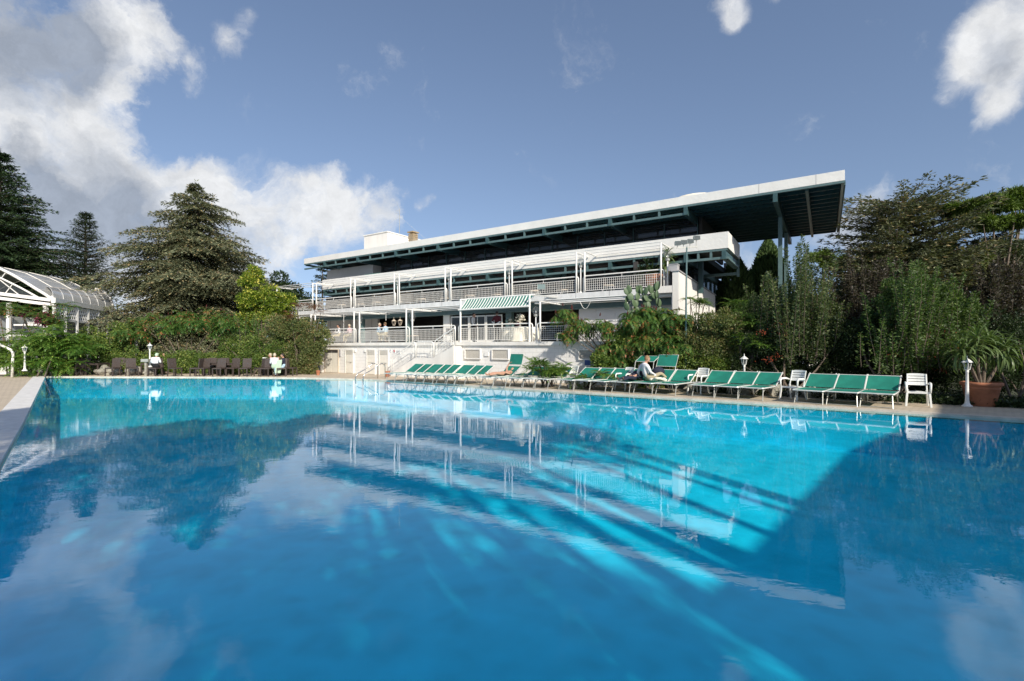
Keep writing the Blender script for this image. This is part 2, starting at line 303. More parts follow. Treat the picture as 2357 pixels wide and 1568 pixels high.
# ------------------------------------------------------------------ mesh helpers
class MB:
    def __init__(s): s.v = []; s.f = []; s.uv = {}
    def add(s, vs, fs):
        o = len(s.v); s.v += [tuple(v) for v in vs]; s.f += [tuple(i + o for i in f) for f in fs]
    def hexa(s, p):   # 8 points: bottom ring, top ring
        s.add(p, [(3, 2, 1, 0), (4, 5, 6, 7), (0, 1, 5, 4), (1, 2, 6, 5), (2, 3, 7, 6), (3, 0, 4, 7)])
    def box(s, x0, x1, y0, y1, z0, z1):
        s.hexa([(x0, y0, z0), (x1, y0, z0), (x1, y1, z0), (x0, y1, z0), (x0, y0, z1), (x1, y0, z1), (x1, y1, z1), (x0, y1, z1)])
    def bbox(s, s0, s1, c0, c1, z0, z1):
        q = [(s0, c0), (s1, c0), (s1, c1), (s0, c1)]
        s.hexa([B(a, b, z0) for a, b in q] + [B(a, b, z1) for a, b in q])
    def bar(s, a, b, w, h=None, up=(0, 0, 1)):
        h = h or w; a = Vector(a); b = Vector(b); d = (b - a).normalized(); u = Vector(up)
        if abs(d.dot(u)) > .98: u = Vector((0, 1, 0))
        x = d.cross(u).normalized() * w / 2; y = x.cross(d).normalized() * h / 2
        s.hexa([a - x - y, a + x - y, a + x + y, a - x + y, b - x - y, b + x - y, b + x + y, b - x + y])
    def tube(s, pts, r, n=6, cap=True):
        pts = [Vector(p) for p in pts]; k = len(pts); rs = r if isinstance(r, (list, tuple)) else [r] * k
        vs = []; pu = None
        for i, p in enumerate(pts):
            d = ((pts[i + 1] if i < k - 1 else p) - (pts[i - 1] if i > 0 else p)).normalized()
            if pu is None: pu = Vector((0, 0, 1)) if abs(d.z) < .9 else Vector((1, 0, 0))
            x = d.cross(pu)
            if x.length < 1e-4: x = d.cross(Vector((0, 1, 0)))
            x.normalize(); y = x.cross(d).normalized(); pu = y
            for j in range(n):
                a = 2 * math.pi * j / n; vs.append(p + (x * math.cos(a) + y * math.sin(a)) * rs[i])
        fs = [(i * n + j, i * n + (j + 1) % n, (i + 1) * n + (j + 1) % n, (i + 1) * n + j) for i in range(k - 1) for j in range(n)]
        if cap: fs += [tuple(range(n - 1, -1, -1)), tuple((k - 1) * n + j for j in range(n))]
        s.add(vs, fs)
    def lathe(s, prof, c=(0, 0, 0), n=16, cap=True):
        vs = [(c[0] + r * math.cos(2 * math.pi * j / n), c[1] + r * math.sin(2 * math.pi * j / n), c[2] + z) for r, z in prof for j in range(n)]
        k = len(prof); fs = [(i * n + j, i * n + (j + 1) % n, (i + 1) * n + (j + 1) % n, (i + 1) * n + j) for i in range(k - 1) for j in range(n)]
        if cap: fs += [tuple(range(n - 1, -1, -1)), tuple((k - 1) * n + j for j in range(n))]
        s.add(vs, fs)
    def ell(s, c, rx, ry, rz, n=12, m=8, rot=None):
        vs = []; 
        for i in range(m + 1):
            t = math.pi * i / m
            for j in range(n):
                a = 2 * math.pi * j / n; v = Vector((rx * math.sin(t) * math.cos(a), ry * math.sin(t) * math.sin(a), -rz * math.cos(t)))
                if rot: v = rot @ v
                vs.append(v + Vector(c))
        s.add(vs, [(i * n + j, i * n + (j + 1) % n, (i + 1) * n + (j + 1) % n, (i + 1) * n + j) for i in range(m) for j in range(n)])
    def sheet(s, a, b, c, d): s.add([a, b, c, d], [(0, 1, 2, 3)])
    def build(s, name, m, parent=None, smooth=False, kind=None, bevel=0):
        me = bpy.data.meshes.new(name); o3 = parent['_o'] if parent and '_o' in parent else None
        off = Vector(OFF.get(parent.name, (0, 0, 0))) if parent else Vector((0, 0, 0))
        me.from_pydata([tuple(Vector(v) - off) for v in s.v], [], s.f); me.update()
        if smooth:
            for p in me.polygons: p.use_smooth = True
        me.materials.append(M[m] if isinstance(m, str) else m)
        o = bpy.data.objects.new(name, me); C.objects.link(o)
        if parent:
            o.parent = parent; OFF[o.name] = tuple(off)
        if kind: o['kind'] = kind
        if bevel:
            b = o.modifiers.new('bevel', 'BEVEL'); b.width = bevel; b.segments = 2; b.limit_method = 'ANGLE'
        return o
OFF = {}
U = Vector((.8377, -.5461, 0)); V = Vector((.5461, .8377, 0))
def B(s, c, z=0.): return U * s + V * c + Vector((0, 0, z))
def at(x, y, z=0.):        # a point on the level plane z seen in this direction
    d = (CAMH - z) * 1107. / (y - 797.); return Vector(((x - 1178.5) / 1107. * d, d, z))
def ad(x, y, d): return Vector(((x - 1178.5) / 1107. * d, d, CAMH + (797. - y) / 1107. * d))
def zat(y, d): return CAMH + (797. - y) / 1107. * d
def tag(o, label=None, cat=None, group=None, kind=None):
    if label: o['label'] = label
    if cat: o['category'] = cat
    if group: o['group'] = group
    if kind: o['kind'] = kind
    return o
def thing(name, label, cat, loc=(0, 0, 0), group=None, rz=0., local=False):
    """an Empty at the thing's base; local=True: its parts are modelled round the origin, else in world coordinates"""
    o = bpy.data.objects.new(name, None); C.objects.link(o); o.location = loc; o.rotation_euler = (0, 0, rz); o.empty_display_size = .2
    OFF[o.name] = (0, 0, 0) if local else tuple(loc)
    return tag(o, label, cat, group)
def copy_tree(o, parent=None):
    c = o.copy(); C.objects.link(c); c.parent = parent
    for ch in list(o.children): copy_tree(ch, c)
    return c
def place(o, used, loc, rz, label, scale=None):
    """first call moves the prototype itself, later ones copy it with its parts"""
    r = o if not used[0] else copy_tree(o); used[0] = True
    r.location = loc; r.rotation_euler = (0, 0, rz); r['label'] = label
    if scale: r.scale = scale
    return r
def share(mb_obj, locs, parent):   # alike pieces that share one mesh
    pass

# ------------------------------------------------------------------ foliage
rng = np.random.default_rng(7)
def unit(a): return a / np.maximum(np.linalg.norm(a, axis=1, keepdims=True), 1e-6)
LC = {}
def leaves(name, P, D, Wd, ln, wd, m, parent, kind='stuff'):
    """diamond leaves: P start points, D directions, Wd width directions"""
    n = len(P); LC[name] = LC.get(name, 0) + n; ln = np.broadcast_to(ln, (n,))[:, None]; wd = np.broadcast_to(wd, (n,))[:, None]
    off = np.array(OFF.get(parent.name, (0, 0, 0))) if parent else 0
    P = P - off
    nrm_ = np.cross(D, Wd)
    v = np.empty((n, 4, 3), np.float32); v[:, 0] = P; v[:, 1] = P + D * ln * .45 + Wd * wd * .5 + nrm_ * wd * .12; v[:, 2] = P + D * ln; v[:, 3] = P + D * ln * .45 - Wd * wd * .5 + nrm_ * wd * .12
    me = bpy.data.meshes.new(name); me.vertices.add(n * 4); me.vertices.foreach_set('co', v.ravel())
    me.loops.add(n * 4); me.loops.foreach_set('vertex_index', np.arange(n * 4, dtype=np.int32))
    me.polygons.add(n); me.polygons.foreach_set('loop_start', np.arange(0, n * 4, 4, dtype=np.int32)); me.polygons.foreach_set('loop_total', np.full(n, 4, np.int32))
    me.update(calc_edges=True); me.materials.append(M[m])
    o = bpy.data.objects.new(name, me); C.objects.link(o)
    if parent: o.parent = parent; OFF[o.name] = OFF.get(parent.name, (0, 0, 0))
    if kind: o['kind'] = kind
    return o
def randdir(n, up=0.):
    d = rng.normal(size=(n, 3)); d[:, 2] += up; return unit(d)
def crown_points(ells, n, lobes=14, lobe=.42, shell=.55):
    """points in lumpy lobes spread over a set of ellipsoids"""
    Ps = []; Ns = []; vol = np.array([e[3] * e[4] * e[5] for e in ells]) ** .7; vol = vol / vol.sum()
    for e, w in zip(ells, vol):
        k = max(1, int(n * w)); c = np.array(e[:3]); r = np.array(e[3:6])
        ld = unit(rng.normal(size=(lobes, 3))); lc = ld * rng.uniform(.35, .80, (lobes, 1)); lr = rng.uniform(lobe * .6, lobe * 1.15, (lobes, 1))
        i = rng.integers(0, lobes, k); q = unit(rng.normal(size=(k, 3))); rad = rng.uniform(0, 1, (k, 1)) ** shell * .0 + (1 - np.abs(rng.normal(0, .22, (k, 1))))
        p = lc[i] + q * lr[i] * rad
        Ps.append(c + p * r); Ns.append(unit(q + ld[i] * .6))
    return np.concatenate(Ps), np.concatenate(Ns)
def bush(name, label, cat, base, ells, n, ln, wd, m, group=None, lobes=14, lobe=.42, droop=0., stems=5, part='foliage', hmin=.02):
    t_ = thing(name, label, cat, base, group)
    P, Nn = crown_points(ells, n, lobes, lobe); k = P[:, 2] > hmin; P = P[k]; Nn = Nn[k]; n = len(P)
    D = unit(Nn * .8 + rng.normal(size=(n, 3)) * .7 + np.array([0, 0, -droop])); Wd = unit(np.cross(D, rng.normal(size=(n, 3))))
    leaves(part, P, D, Wd, ln * rng.uniform(.6, 1.3, n), wd * rng.uniform(.6, 1.3, n), m, t_)
    mb = MB(); r_ = random.Random(len(C.objects))
    for i in range(stems):
        e = ells[i % len(ells)]; b = Vector((base[0] + r_.uniform(-.25, .25), base[1] + r_.uniform(-.25, .25), base[2]))
        tpt = Vector((e[0] + r_.uniform(-.6, .6) * e[3], e[1] + r_.uniform(-.6, .6) * e[4], e[2] + r_.uniform(.0, .6) * e[5]))
        mid = b.lerp(tpt, .5) + Vector((r_.uniform(-.15, .15), r_.uniform(-.15, .15), .1))
        h = (tpt - b).length; mb.tube([b, mid, tpt], [.012 * h + .015, .009 * h + .01, .008], 5)
    mb.build('stem', 'bark', t_)
    return t_
def conifer(name, label, base, H, rad, tiers, per, m, group=None, droop=.15, tuft=.16, dens=9, low=.08, prof=None, trunk=.0, az=None, seed=1, lean=(0, 0), upturn=0., spray=1.0, curl=.0, jit=.12):
    """tiers of boughs: each bough carries side sprays that lie flat and are set with needle tufts"""
    t_ = thing(name, label, 'tree', base, group); rr = random.Random(seed)
    lm = MB(); bx_, by_, bz = base
    lm.tube([(bx_, by_, bz), (bx_ + lean[0] * .5, by_ + lean[1] * .5, bz + H * .5), (bx_ + lean[0], by_ + lean[1], bz + H)], [max(H * .018, .1), H * .011, .02], 8)
    P = []; Dd = []
    for i in range(tiers):
        f = low + (1 - low) * (i + rr.uniform(-.3, .3)) / tiers; f = min(max(f, low), .985)
        Lr = rad * (prof(f) if prof else (1 - f) ** .85)
        for j in range(per):
            a = 2 * math.pi * (j + rr.random()) / per + i * 2.4
            
            if rr.random() < .07 and f > .3: continue
            Ln = Lr * (rr.uniform(.45, 1.18) if jit > .2 else rr.uniform(.62, 1.12)) + .15
            f2_ = min(f + rr.uniform(-jit, jit) / tiers * 1.0, .99); st = Vector((bx_ + lean[0] * f2_, by_ + lean[1] * f2_, bz + H * f2_))
            d = Vector((math.cos(a), math.sin(a), 0)); side = Vector((-d.y, d.x, 0))
            ns = max(4, int(Ln / .35)); pts = []; z = 0
            for k in range(ns + 1):
                q = k / ns; z = Ln * (.22 * q - droop * q * q * 1.6 + upturn * q * q * q + rr.uniform(-.012, .012)); pts.append(st + d * Ln * q + Vector((0, 0, z)) + side * math.sin(q * 3 + a) * .05 * Ln)
            lm.tube(pts, [max(.012 * Ln + .012, .01) * (1 - k / ns * .85) for k in range(ns + 1)], 4, False)
            for k in range(1, ns + 1):
                q = k / ns
                for sgn in (-1, 1):
                    sl_ = Ln * .34 * (1.12 - q) * rr.uniform(.55, 1.2) * spray + .12
                    sd = (side * sgn * .9 + d * .62).normalized(); nt_ = max(2, int(sl_ * dens))
                    for w in range(nt_):
                        g_ = (w + rr.random()) / nt_
                        P.append(pts[k] + sd * sl_ * g_ + Vector((0, 0, -.18 * sl_ * g_ * g_ - curl * g_ * g_ * sl_ + rr.gauss(0, .05))) + d * rr.gauss(0, .06)); Dd.append(sd + d * rr.uniform(-.2, .8) + Vector((0, 0, rr.uniform(-.55, .35) - curl)))
                for w in range(int(dens * .6)):
                    P.append(pts[k] + Vector((rr.gauss(0, .08), rr.gauss(0, .08), rr.gauss(.02, .05)))); Dd.append(d + Vector((rr.gauss(0, .5), rr.gauss(0, .5), rr.uniform(-.2, .6))))
    for w in range(60):
        P.append(Vector((bx_ + lean[0], by_ + lean[1], bz + H * rr.uniform(.9, 1.01)))); Dd.append(Vector((rr.gauss(0, 1), rr.gauss(0, 1), rr.uniform(0, .8))))
    P = np.array([tuple(p) for p in P]); Dd = unit(np.array([tuple(p) for p in Dd])); n = len(P)
    Wd = unit(np.cross(Dd, np.array([0, 0, 1.]) + rng.normal(size=(n, 3)) * .45))
    lm.build('trunk', 'bark', t_); leaves('crown', P, Dd, Wd, tuft * rng.uniform(.7, 1.7, n), tuft * .42 * rng.uniform(.7, 1.4, n), m, t_)
    return t_
def frond_points(st, az, el, Ln, pairs, lf, P, D, Wd, LN, WDT, curve=.9, roll=0.):
    """one pinnate leaf: leaflets in pairs along an arching midrib"""
    d = Vector((math.cos(az), math.sin(az), 0)); side = Vector((-d.y, d.x, 0)); p = Vector(st); e = el
    for k in range(pairs):
        e -= curve / pairs; dr = d * math.cos(e) + Vector((0, 0, math.sin(e))); p = p + dr * Ln / pairs
        q = (k + 1) / pairs; sz = lf * (math.sin(min(q * 2.6 + .5, math.pi * .93)) * .9 + .15)
        for sg in (-1, 1):
            dd = (side * sg + dr * .45 + Vector((0, 0, -.28))).normalized(); P.append(tuple(p)); D.append(tuple(dd)); Wd.append(tuple(dr)); LN.append(sz); WDT.append(sz * .30)
    P.append(tuple(p)); D.append(tuple(dr)); Wd.append(tuple(side)); LN.append(lf * .7); WDT.append(lf * .25)
def frondbush(name, label, cat, base, ells, nf, Ln, lf, m, pairs=9, group=None, seed=1, spikes=0, stems=7, elr=(.1, .9), curve=1.3, part='foliage'):
    t_ = thing(name, label, cat, base, group); rr = random.Random(seed); A = [[], [], [], [], []]; heads = []
    vol = [e[3] * e[4] * e[5] for e in ells]
    for i in range(max(1, nf // 7)):
        e = rr.choices(ells, vol)[0]; v = Vector((rr.gauss(0, 1), rr.gauss(0, 1), abs(rr.gauss(0, 1)) * 1.0 - .25)).normalized() * rr.uniform(.45, 1.)
        h = Vector((e[0] + v.x * e[3], e[1] + v.y * e[4], e[2] + v.z * e[5]))
        if h.z < .15: h.z = .15 + rr.random() * .4
        heads.append(h); a0 = rr.random() * 6.28
        for k in range(7):
            frond_points(h - Vector((0, 0, .1)), a0 + k * .9 + rr.uniform(-.2, .2), rr.uniform(*elr), Ln * rr.uniform(.7, 1.2), pairs, lf, *A, curve=curve * rr.uniform(.7, 1.2))
    P, D, Wd = (np.array(a) for a in A[:3]); leaves(part, P, unit(D), unit(Wd), np.array(A[3]), np.array(A[4]), m, t_)
    mb = MB(); b = Vector(base)
    for i in range(min(stems, len(heads))):
        h = heads[i]; b2 = b + Vector((rr.uniform(-.3, .3), rr.uniform(-.3, .3), 0)); mb.tube([b2, b2.lerp(h, .55) + Vector((0, 0, .2)), h], [.04, .025, .012], 5)
    mb.build('stem', 'bark', t_)
    if spikes:
        sp = None; cand = sorted(heads, key=lambda h: -h.z + .25 * (h - b).length * rr.uniform(0, 1))[:int(spikes * 1.6)]; rr.shuffle(cand)
        for h in cand[:spikes]:
            if sp is None:
                q = MB(); q.lathe([(.02, 0), (.05, .05), (.048, .12), (.028, .2), (.006, .27)], (0, 0, 0), 7); sp = q.build('flower_spike', 'spike', None); o = sp; o.parent = t_
            else: o = sp.copy(); C.objects.link(o); o.parent = t_
            o.location = h + Vector((0, 0, .05)) - Vector(OFF[t_.name]); o.rotation_euler = (rr.uniform(-.3, .3), rr.uniform(-.3, .3), 0); s_ = rr.uniform(.45, .8); o.scale = (s_, s_, s_)
    return t_
def shoots(name, label, cat, base, pts, m, leaf=.05, dens=42, group=None, seed=3, spread=.10, lean=.12, core=None, nc=0):
    """a bush of long upright rods set with small leaves; pts: (x, y, z0, height)"""
    t_ = thing(name, label, cat, base, group); rr = random.Random(seed); P = []; D = []; mb = MB()
    for x, y, z0, h in pts:
        lx, ly = rr.gauss(0, lean), rr.gauss(0, lean); n = max(3, int(h / .35)); path = []
        for k in range(n + 1):
            q = k / n; path.append(Vector((x + lx * q * h + rr.gauss(0, .012), y + ly * q * h + rr.gauss(0, .012), z0 + h * q)))
        mb.tube(path, [.016 * (1 - .75 * k / n) for k in range(n + 1)], 4, False)
        for w in range(int(h * dens)):
            q = (w + rr.random()) / (h * dens); a = rr.random() * 6.28; i = min(int(q * n), n - 1); p = path[i].lerp(path[i + 1], q * n - i)
            r_ = spread * (1.15 - q) * rr.random() ** .5; P.append((p.x + r_ * math.cos(a), p.y + r_ * math.sin(a), p.z + rr.gauss(0, .02))); D.append((math.cos(a), math.sin(a), rr.uniform(-.1, .9)))
    P = np.array(P); D = unit(np.array(D)); n = len(P); Wd = unit(np.cross(D, rng.normal(size=(n, 3))))
    if core:
        P2, N2 = crown_points(core, nc, 18, .36); D2 = unit(N2 * .6 + rng.normal(size=P2.shape) * .5 + np.array([0, 0, .7])); P = np.concatenate([P, P2]); D = np.concatenate([D, D2]); Wd = np.concatenate([Wd, unit(np.cross(D2, rng.normal(size=P2.shape)))]); n = len(P)
    mb.build('stem', 'bark', t_); leaves('foliage', P, D, Wd, leaf * rng.uniform(.7, 1.6, n), leaf * .5 * rng.uniform(.7, 1.4, n), m, t_)
    return t_

# ------------------------------------------------------------------ people
def person(label, loc, rz, J, cols, hair='hairbr', scale=1., group=None, long_hair=False, fingers=False, cap=None, glasses=False, flip=1):
    """one continuous skinned figure; J: joint positions in the person's own frame, x right, y forward"""
    root = thing('person', label, 'person', loc, group, rz, local=True); root.scale = (scale,) * 3
    G = {k: Vector(v) for k, v in J.items()}
    rad = dict(pel=.135, belly=.135, chest=.15, neck=.058, head0=.055, shl=.075, shr=.075, ell=.048, elr=.048, wrl=.03, wrr=.03, hal=.032, har=.032,
               hil=.10, hir=.10, knl=.066, knr=.066, anl=.042, anr=.042, hel=.045, her=.045, tol=.036, tor=.036)
    E_ = [('pel', 'belly'), ('belly', 'chest'), ('chest', 'neck'), ('neck', 'head0'), ('chest', 'shl'), ('shl', 'ell'), ('ell', 'wrl'), ('wrl', 'hal'), ('chest', 'shr'), ('shr', 'elr'), ('elr', 'wrr'), ('wrr', 'har'),
          ('pel', 'hil'), ('hil', 'knl'), ('knl', 'anl'), ('anl', 'tol'), ('pel', 'hir'), ('hir', 'knr'), ('knr', 'anr'), ('anr', 'tor')]
    seg = {'pel-belly': 'legs', 'belly-chest': 'top', 'chest-neck': 'top', 'neck-head0': 'skin', 'ell-wrl': 'arm', 'elr-wrr': 'arm', 'wrl-hal': 'skin', 'wrr-har': 'skin',
           'pel-hil': 'legs', 'pel-hir': 'legs', 'hil-knl': 'thigh', 'hir-knr': 'thigh', 'knl-anl': 'shin', 'knr-anr': 'shin', 'anl-tol': 'foot', 'anr-tor': 'foot'}
    names = list({n: 0 for e in E_ for n in e}); me = bpy.data.meshes.new('body_cage')
    me.from_pydata([tuple(G[n]) for n in names], [(names.index(a), names.index(b)) for a, b in E_], [])
    o = bpy.data.objects.new('body_cage', me); C.objects.link(o)
    sk_ = o.modifiers.new('skin', 'SKIN'); sk_.use_smooth_shade = True; sb = o.modifiers.new('sub', 'SUBSURF'); sb.levels = 1
    for i, n in enumerate(names):
        v = me.skin_vertices[0].data[i]; v.radius = (rad[n], rad[n] * (.8 if n in ('chest', 'belly', 'pel') else 1)); v.use_root = (n == 'pel')
    dg = bpy.context.evaluated_depsgraph_get(); dg.update(); ev = o.evaluated_get(dg); m2 = bpy.data.meshes.new_from_object(ev)
    vs = [v.co.copy() for v in m2.vertices]; fs = [tuple(p.vertices) for p in m2.polygons]
    bpy.data.objects.remove(o)
    mb = MB(); mb.v = [tuple(v) for v in vs]; mb.f = fs; nb = len(fs)
    # head with nose, chin and ears joined to the same body
    hd = G['head']; hr = J.get('headrot', None); rot = Quaternion((0, 0, 1), (hr[1] if hr else 0)) @ Quaternion((1, 0, 0), (hr[0] if hr else 0)); rm = rot.to_matrix()
    mb.ell(hd, .075, .092, .115, 14, 10, rm)
    mb.ell(hd + rm @ Vector((0, .094, -.015)), .012, .02, .022, 6, 5, rm); mb.ell(hd + rm @ Vector((0, .055, -.085)), .035, .035, .028, 8, 6, rm)
    for sx_ in (-1, 1): mb.ell(hd + rm @ Vector((.076 * sx_, 0, -.01)), .01, .02, .03, 6, 5, rm)
    # hands: palm ends in four fingers of unequal length and a thumb from its side
    for a, b in (('wrl', 'hal'), ('wrr', 'har')):
        d = (G[b] - G[a]).normalized(); sd = d.cross(Vector((0, 0, 1)));
        if sd.length < .1: sd = Vector((1, 0, 0))
        sd.normalize(); nr = sd.cross(d).normalized()
        for k, fl in enumerate((.062, .075, .07, .052)):
            p0 = G[b] + sd * (k - 1.5) * .019; mb.tube([p0 - d * .02, p0 + d * fl * .55 - nr * .006, p0 + d * fl - nr * .028], [.010, .0095, .007], 6)
        p0 = G[a].lerp(G[b], .5) + sd * .02; mb.tube([p0, p0 + sd * .032 + d * .03, p0 + sd * .036 + d * .062 - nr * .01], [.012, .011, .008], 6)
    body = mb.build('body', cols['top'], root, smooth=True)
    mats = ['top', 'skin', 'arm', 'legs', 'thigh', 'shin', 'foot']; body.data.materials.clear()
    for k in mats: body.data.materials.append(M[cols.get(k, {'skin': 'skin', 'arm': cols['top'], 'thigh': cols.get('legs'), 'shin': cols.get('legs'), 'foot': 'shoe'}.get(k, cols['top']))])
    for pi, p in enumerate(body.data.polygons):
        if pi >= nb: p.material_index = 1; continue
        c = p.center; best = None
        for a, b in E_:
            A_, B_ = G[a], G[b]; t_ = max(0, min(1, (c - A_).dot(B_ - A_) / max((B_ - A_).length_squared, 1e-9))); dd = (c - A_.lerp(B_, t_)).length - .5 * (rad[a] * (1 - t_) + rad[b] * t_)
            if best is None or dd < best[0]: best = (dd, a + '-' + b)
        p.material_index = mats.index(seg.get(best[1], 'top'))
    if hair or cap:
        q = MB(); n_, m_ = 14, 9; vs = []
        for i in range(m_ + 1):
            t_ = math.pi * i / m_ * (.62 if not long_hair else .8)
            for j in range(n_):
                a = 2 * math.pi * j / n_; y = math.sin(t_) * math.sin(a)
                f = 1.0 if y < .35 else .0
                zz = math.cos(t_)
                if y > .25: zz = max(zz, .42)
                vs.append(hd + rm @ Vector((.082 * math.sin(t_) * math.cos(a), .098 * y - .006, .122 * zz)))
        q.add(vs, [(i * n_ + j, i * n_ + (j + 1) % n_, (i + 1) * n_ + (j + 1) % n_, (i + 1) * n_ + j) for i in range(m_) for j in range(n_)])
        if cap: q.tube([hd + rm @ Vector((0, .06, .055)), hd + rm @ Vector((0, .15, .045))], [.07, .05], 8)
        q.build('cap' if cap else 'hair', cap or hair, root, smooth=True)
    if glasses:
        q = MB()
        for sx_ in (-1, 1): q.tube([hd + rm @ Vector((.033 * sx_ + .022 * math.cos(a), .098, .012 + .018 * math.sin(a))) for a in np.linspace(0, 6.28, 9)], .0025, 4); q.bar(hd + rm @ Vector((.06 * sx_, .09, .014)), hd + rm @ Vector((.08 * sx_, 0, .01)), .003)
        q.build('glasses', 'signgrey', root)
    return root
STAND = dict(pel=(0, 0, .95), belly=(0, 0, 1.08), chest=(0, 0, 1.30), neck=(0, 0, 1.47), head0=(0, .01, 1.54), head=(0, .02, 1.62), shl=(-.17, 0, 1.40), shr=(.17, 0, 1.40), ell=(-.23, -.01, 1.13), elr=(.23, -.01, 1.13),
             wrl=(-.20, .16, .99), wrr=(.20, .16, .99), hal=(-.13, .22, 1.0), har=(.13, .22, 1.0), hil=(-.09, 0, .90), hir=(.09, 0, .90), knl=(-.10, .02, .50), knr=(.10, .02, .50), anl=(-.10, 0, .09), anr=(.10, 0, .09), tol=(-.11, .15, .04), tor=(.11, .15, .04))
SIT = dict(pel=(0, 0, .55), belly=(0, 0, .68), chest=(0, .03, .90), neck=(0, .05, 1.06), head0=(0, .07, 1.13), head=(0, .09, 1.21), shl=(-.17, .03, .99), shr=(.17, .03, .99), ell=(-.22, .10, .74), elr=(.22, .10, .74),
           wrl=(-.15, .34, .76), wrr=(.15, .34, .76), hal=(-.10, .41, .77), har=(.10, .41, .77), hil=(-.09, .06, .53), hir=(.09, .06, .53), knl=(-.12, .46, .52), knr=(.12, .46, .52), anl=(-.12, .44, .10), anr=(.12, .44, .10), tol=(-.13, .59, .045), tor=(.13, .59, .045))
# ------------------------------------------------------------------ ground, pool and deck
WZ = -.045
pool = [at(105, 866.8), at(430, 867.7), at(706, 869.6), at(847, 873.), at(1412, 906.5), at(2357, 964.8)]
e1 = pool[-1] + (pool[-1] - pool[-2]).normalized() * 17
pool += [e1, Vector((e1.x, 1.3, 0)), Vector((-1.9, 1.3, 0)), at(0, 1069), at(53, 975)]
def poly_obj(name, pts, m, z=0., kind='structure', uvs=1.):
    me = bpy.data.meshes.new(name); bm = bmesh.new(); vs = [bm.verts.new((p.x, p.y, z)) for p in pts]; f = bm.faces.new(vs)
    f.normal_update()
    if f.normal.z < 0: f.normal_flip()
    ul = bm.loops.layers.uv.new('uv')
    for l in f.loops: l[ul].uv = (l.vert.co.x * uvs, l.vert.co.y * uvs)
    bmesh.ops.triangulate(bm, faces=bm.faces[:]); bm.to_mesh(me); bm.free(); me.materials.append(M[m])
    o = bpy.data.objects.new(name, me); C.objects.link(o); o['kind'] = kind; return o
def ring(name, inner, outer, m, z, uvs=1.):
    me = bpy.data.meshes.new(name); bm = bmesh.new(); n = len(inner); a = [bm.verts.new((p.x, p.y, z)) for p in inner]; b = [bm.verts.new((p.x, p.y, z)) for p in outer]
    ul = bm.loops.layers.uv.new('uv')
    for i in range(n):
        f = bm.faces.new((a[i], b[i], b[(i + 1) % n], a[(i + 1) % n])); f.normal_update()
        if f.normal.z < 0: f.normal_flip()
        for l in f.loops: l[ul].uv = (l.vert.co.x * uvs, l.vert.co.y * uvs)
    bm.to_mesh(me); bm.free(); me.materials.append(M[m]); o = bpy.data.objects.new(name, me); C.objects.link(o); o['kind'] = 'structure'; return o
def offset(pts, d):
    n = len(pts); out = []; area = sum(pts[i].x * pts[(i + 1) % n].y - pts[(i + 1) % n].x * pts[i].y for i in range(n)); sg = 1 if area > 0 else -1
    for i in range(n):
        p0, p1, p2 = pts[i - 1], pts[i], pts[(i + 1) % n]; d1 = (p1 - p0).normalized(); d2 = (p2 - p1).normalized()
        n1 = Vector((d1.y, -d1.x, 0)) * sg; n2 = Vector((d2.y, -d2.x, 0)) * sg; b = (n1 + n2).normalized(); out.append(p1 + b * d / max(b.dot(n1), .4))
    return out
cop = offset(pool, .34)
# pool shell: floor and walls
me = bpy.data.meshes.new('pool_basin'); bm = bmesh.new(); FZ = -1.25
top = [bm.verts.new((p.x, p.y, -.012)) for p in pool]; bot = [bm.verts.new((p.x, p.y, FZ)) for p in pool]; n = len(pool)
for i in range(n): bm.faces.new((top[i], bot[i], bot[(i + 1) % n], top[(i + 1) % n]))
f = bm.faces.new(bot); bmesh.ops.triangulate(bm, faces=[f]); bm.to_mesh(me); bm.free(); me.materials.append(M['poolfloor'])
o = bpy.data.objects.new('pool_basin', me); C.objects.link(o); o['kind'] = 'structure'
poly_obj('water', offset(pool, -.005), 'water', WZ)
me = bpy.data.meshes.new('pool_rim'); bm = bmesh.new(); ip = offset(pool, -.004); a_ = [bm.verts.new((p.x, p.y, -.012)) for p in ip]; b_ = [bm.verts.new((p.x, p.y, -.13)) for p in ip]
for i in range(n): bm.faces.new((a_[i], b_[i], b_[(i + 1) % n], a_[(i + 1) % n]))
bm.to_mesh(me); bm.free(); me.materials.append(M['paving2']); o = bpy.data.objects.new('pool_rim', me); C.objects.link(o); o['kind'] = 'structure'
wide = [Vector((-400, 60, 0)), Vector((-400, 700, 0)), Vector((0, 900, 0)), Vector((400, 700, 0)), Vector((400, 60, 0)), Vector((400, -60, 0)), Vector((300, -200, 0)), Vector((-300, -200, 0))]
# deck = paved ring round the coping; soil beyond it
decko = [at(-330, 862), at(300, 860.2), at(700, 859), B(-29.6, 21.2), B(-8, 21.2), B(1, 20.2), B(14, 19.4), e1 + Vector((3, 2, 0)), Vector((e1.x + 3, -3, 0)), Vector((-14, -3, 0)), Vector((-40, 4, 0))]
def hole_sheet(name, outer, inner, m, z):
    me = bpy.data.meshes.new(name); bm = bmesh.new(); ed = []
    for ring_ in (outer, inner):
        vs = [bm.verts.new((p.x, p.y, z)) for p in ring_]; ed += [bm.edges.new((vs[i], vs[(i + 1) % len(vs)])) for i in range(len(vs))]
    bmesh.ops.triangle_fill(bm, use_beauty=True, use_dissolve=False, edges=ed, normal=(0, 0, 1)); ul = bm.loops.layers.uv.new('uv')
    for f in bm.faces:
        f.normal_update()
        if f.normal.z < 0: f.normal_flip()
        for l in f.loops: l[ul].uv = (l.vert.co.x, l.vert.co.y)
    bm.to_mesh(me); bm.free(); me.materials.append(M[m]); o = bpy.data.objects.new(name, me); C.objects.link(o); o['kind'] = 'structure'; return o
hole_sheet('pool_deck', decko, offset(cop, .004), 'paving', 0.)
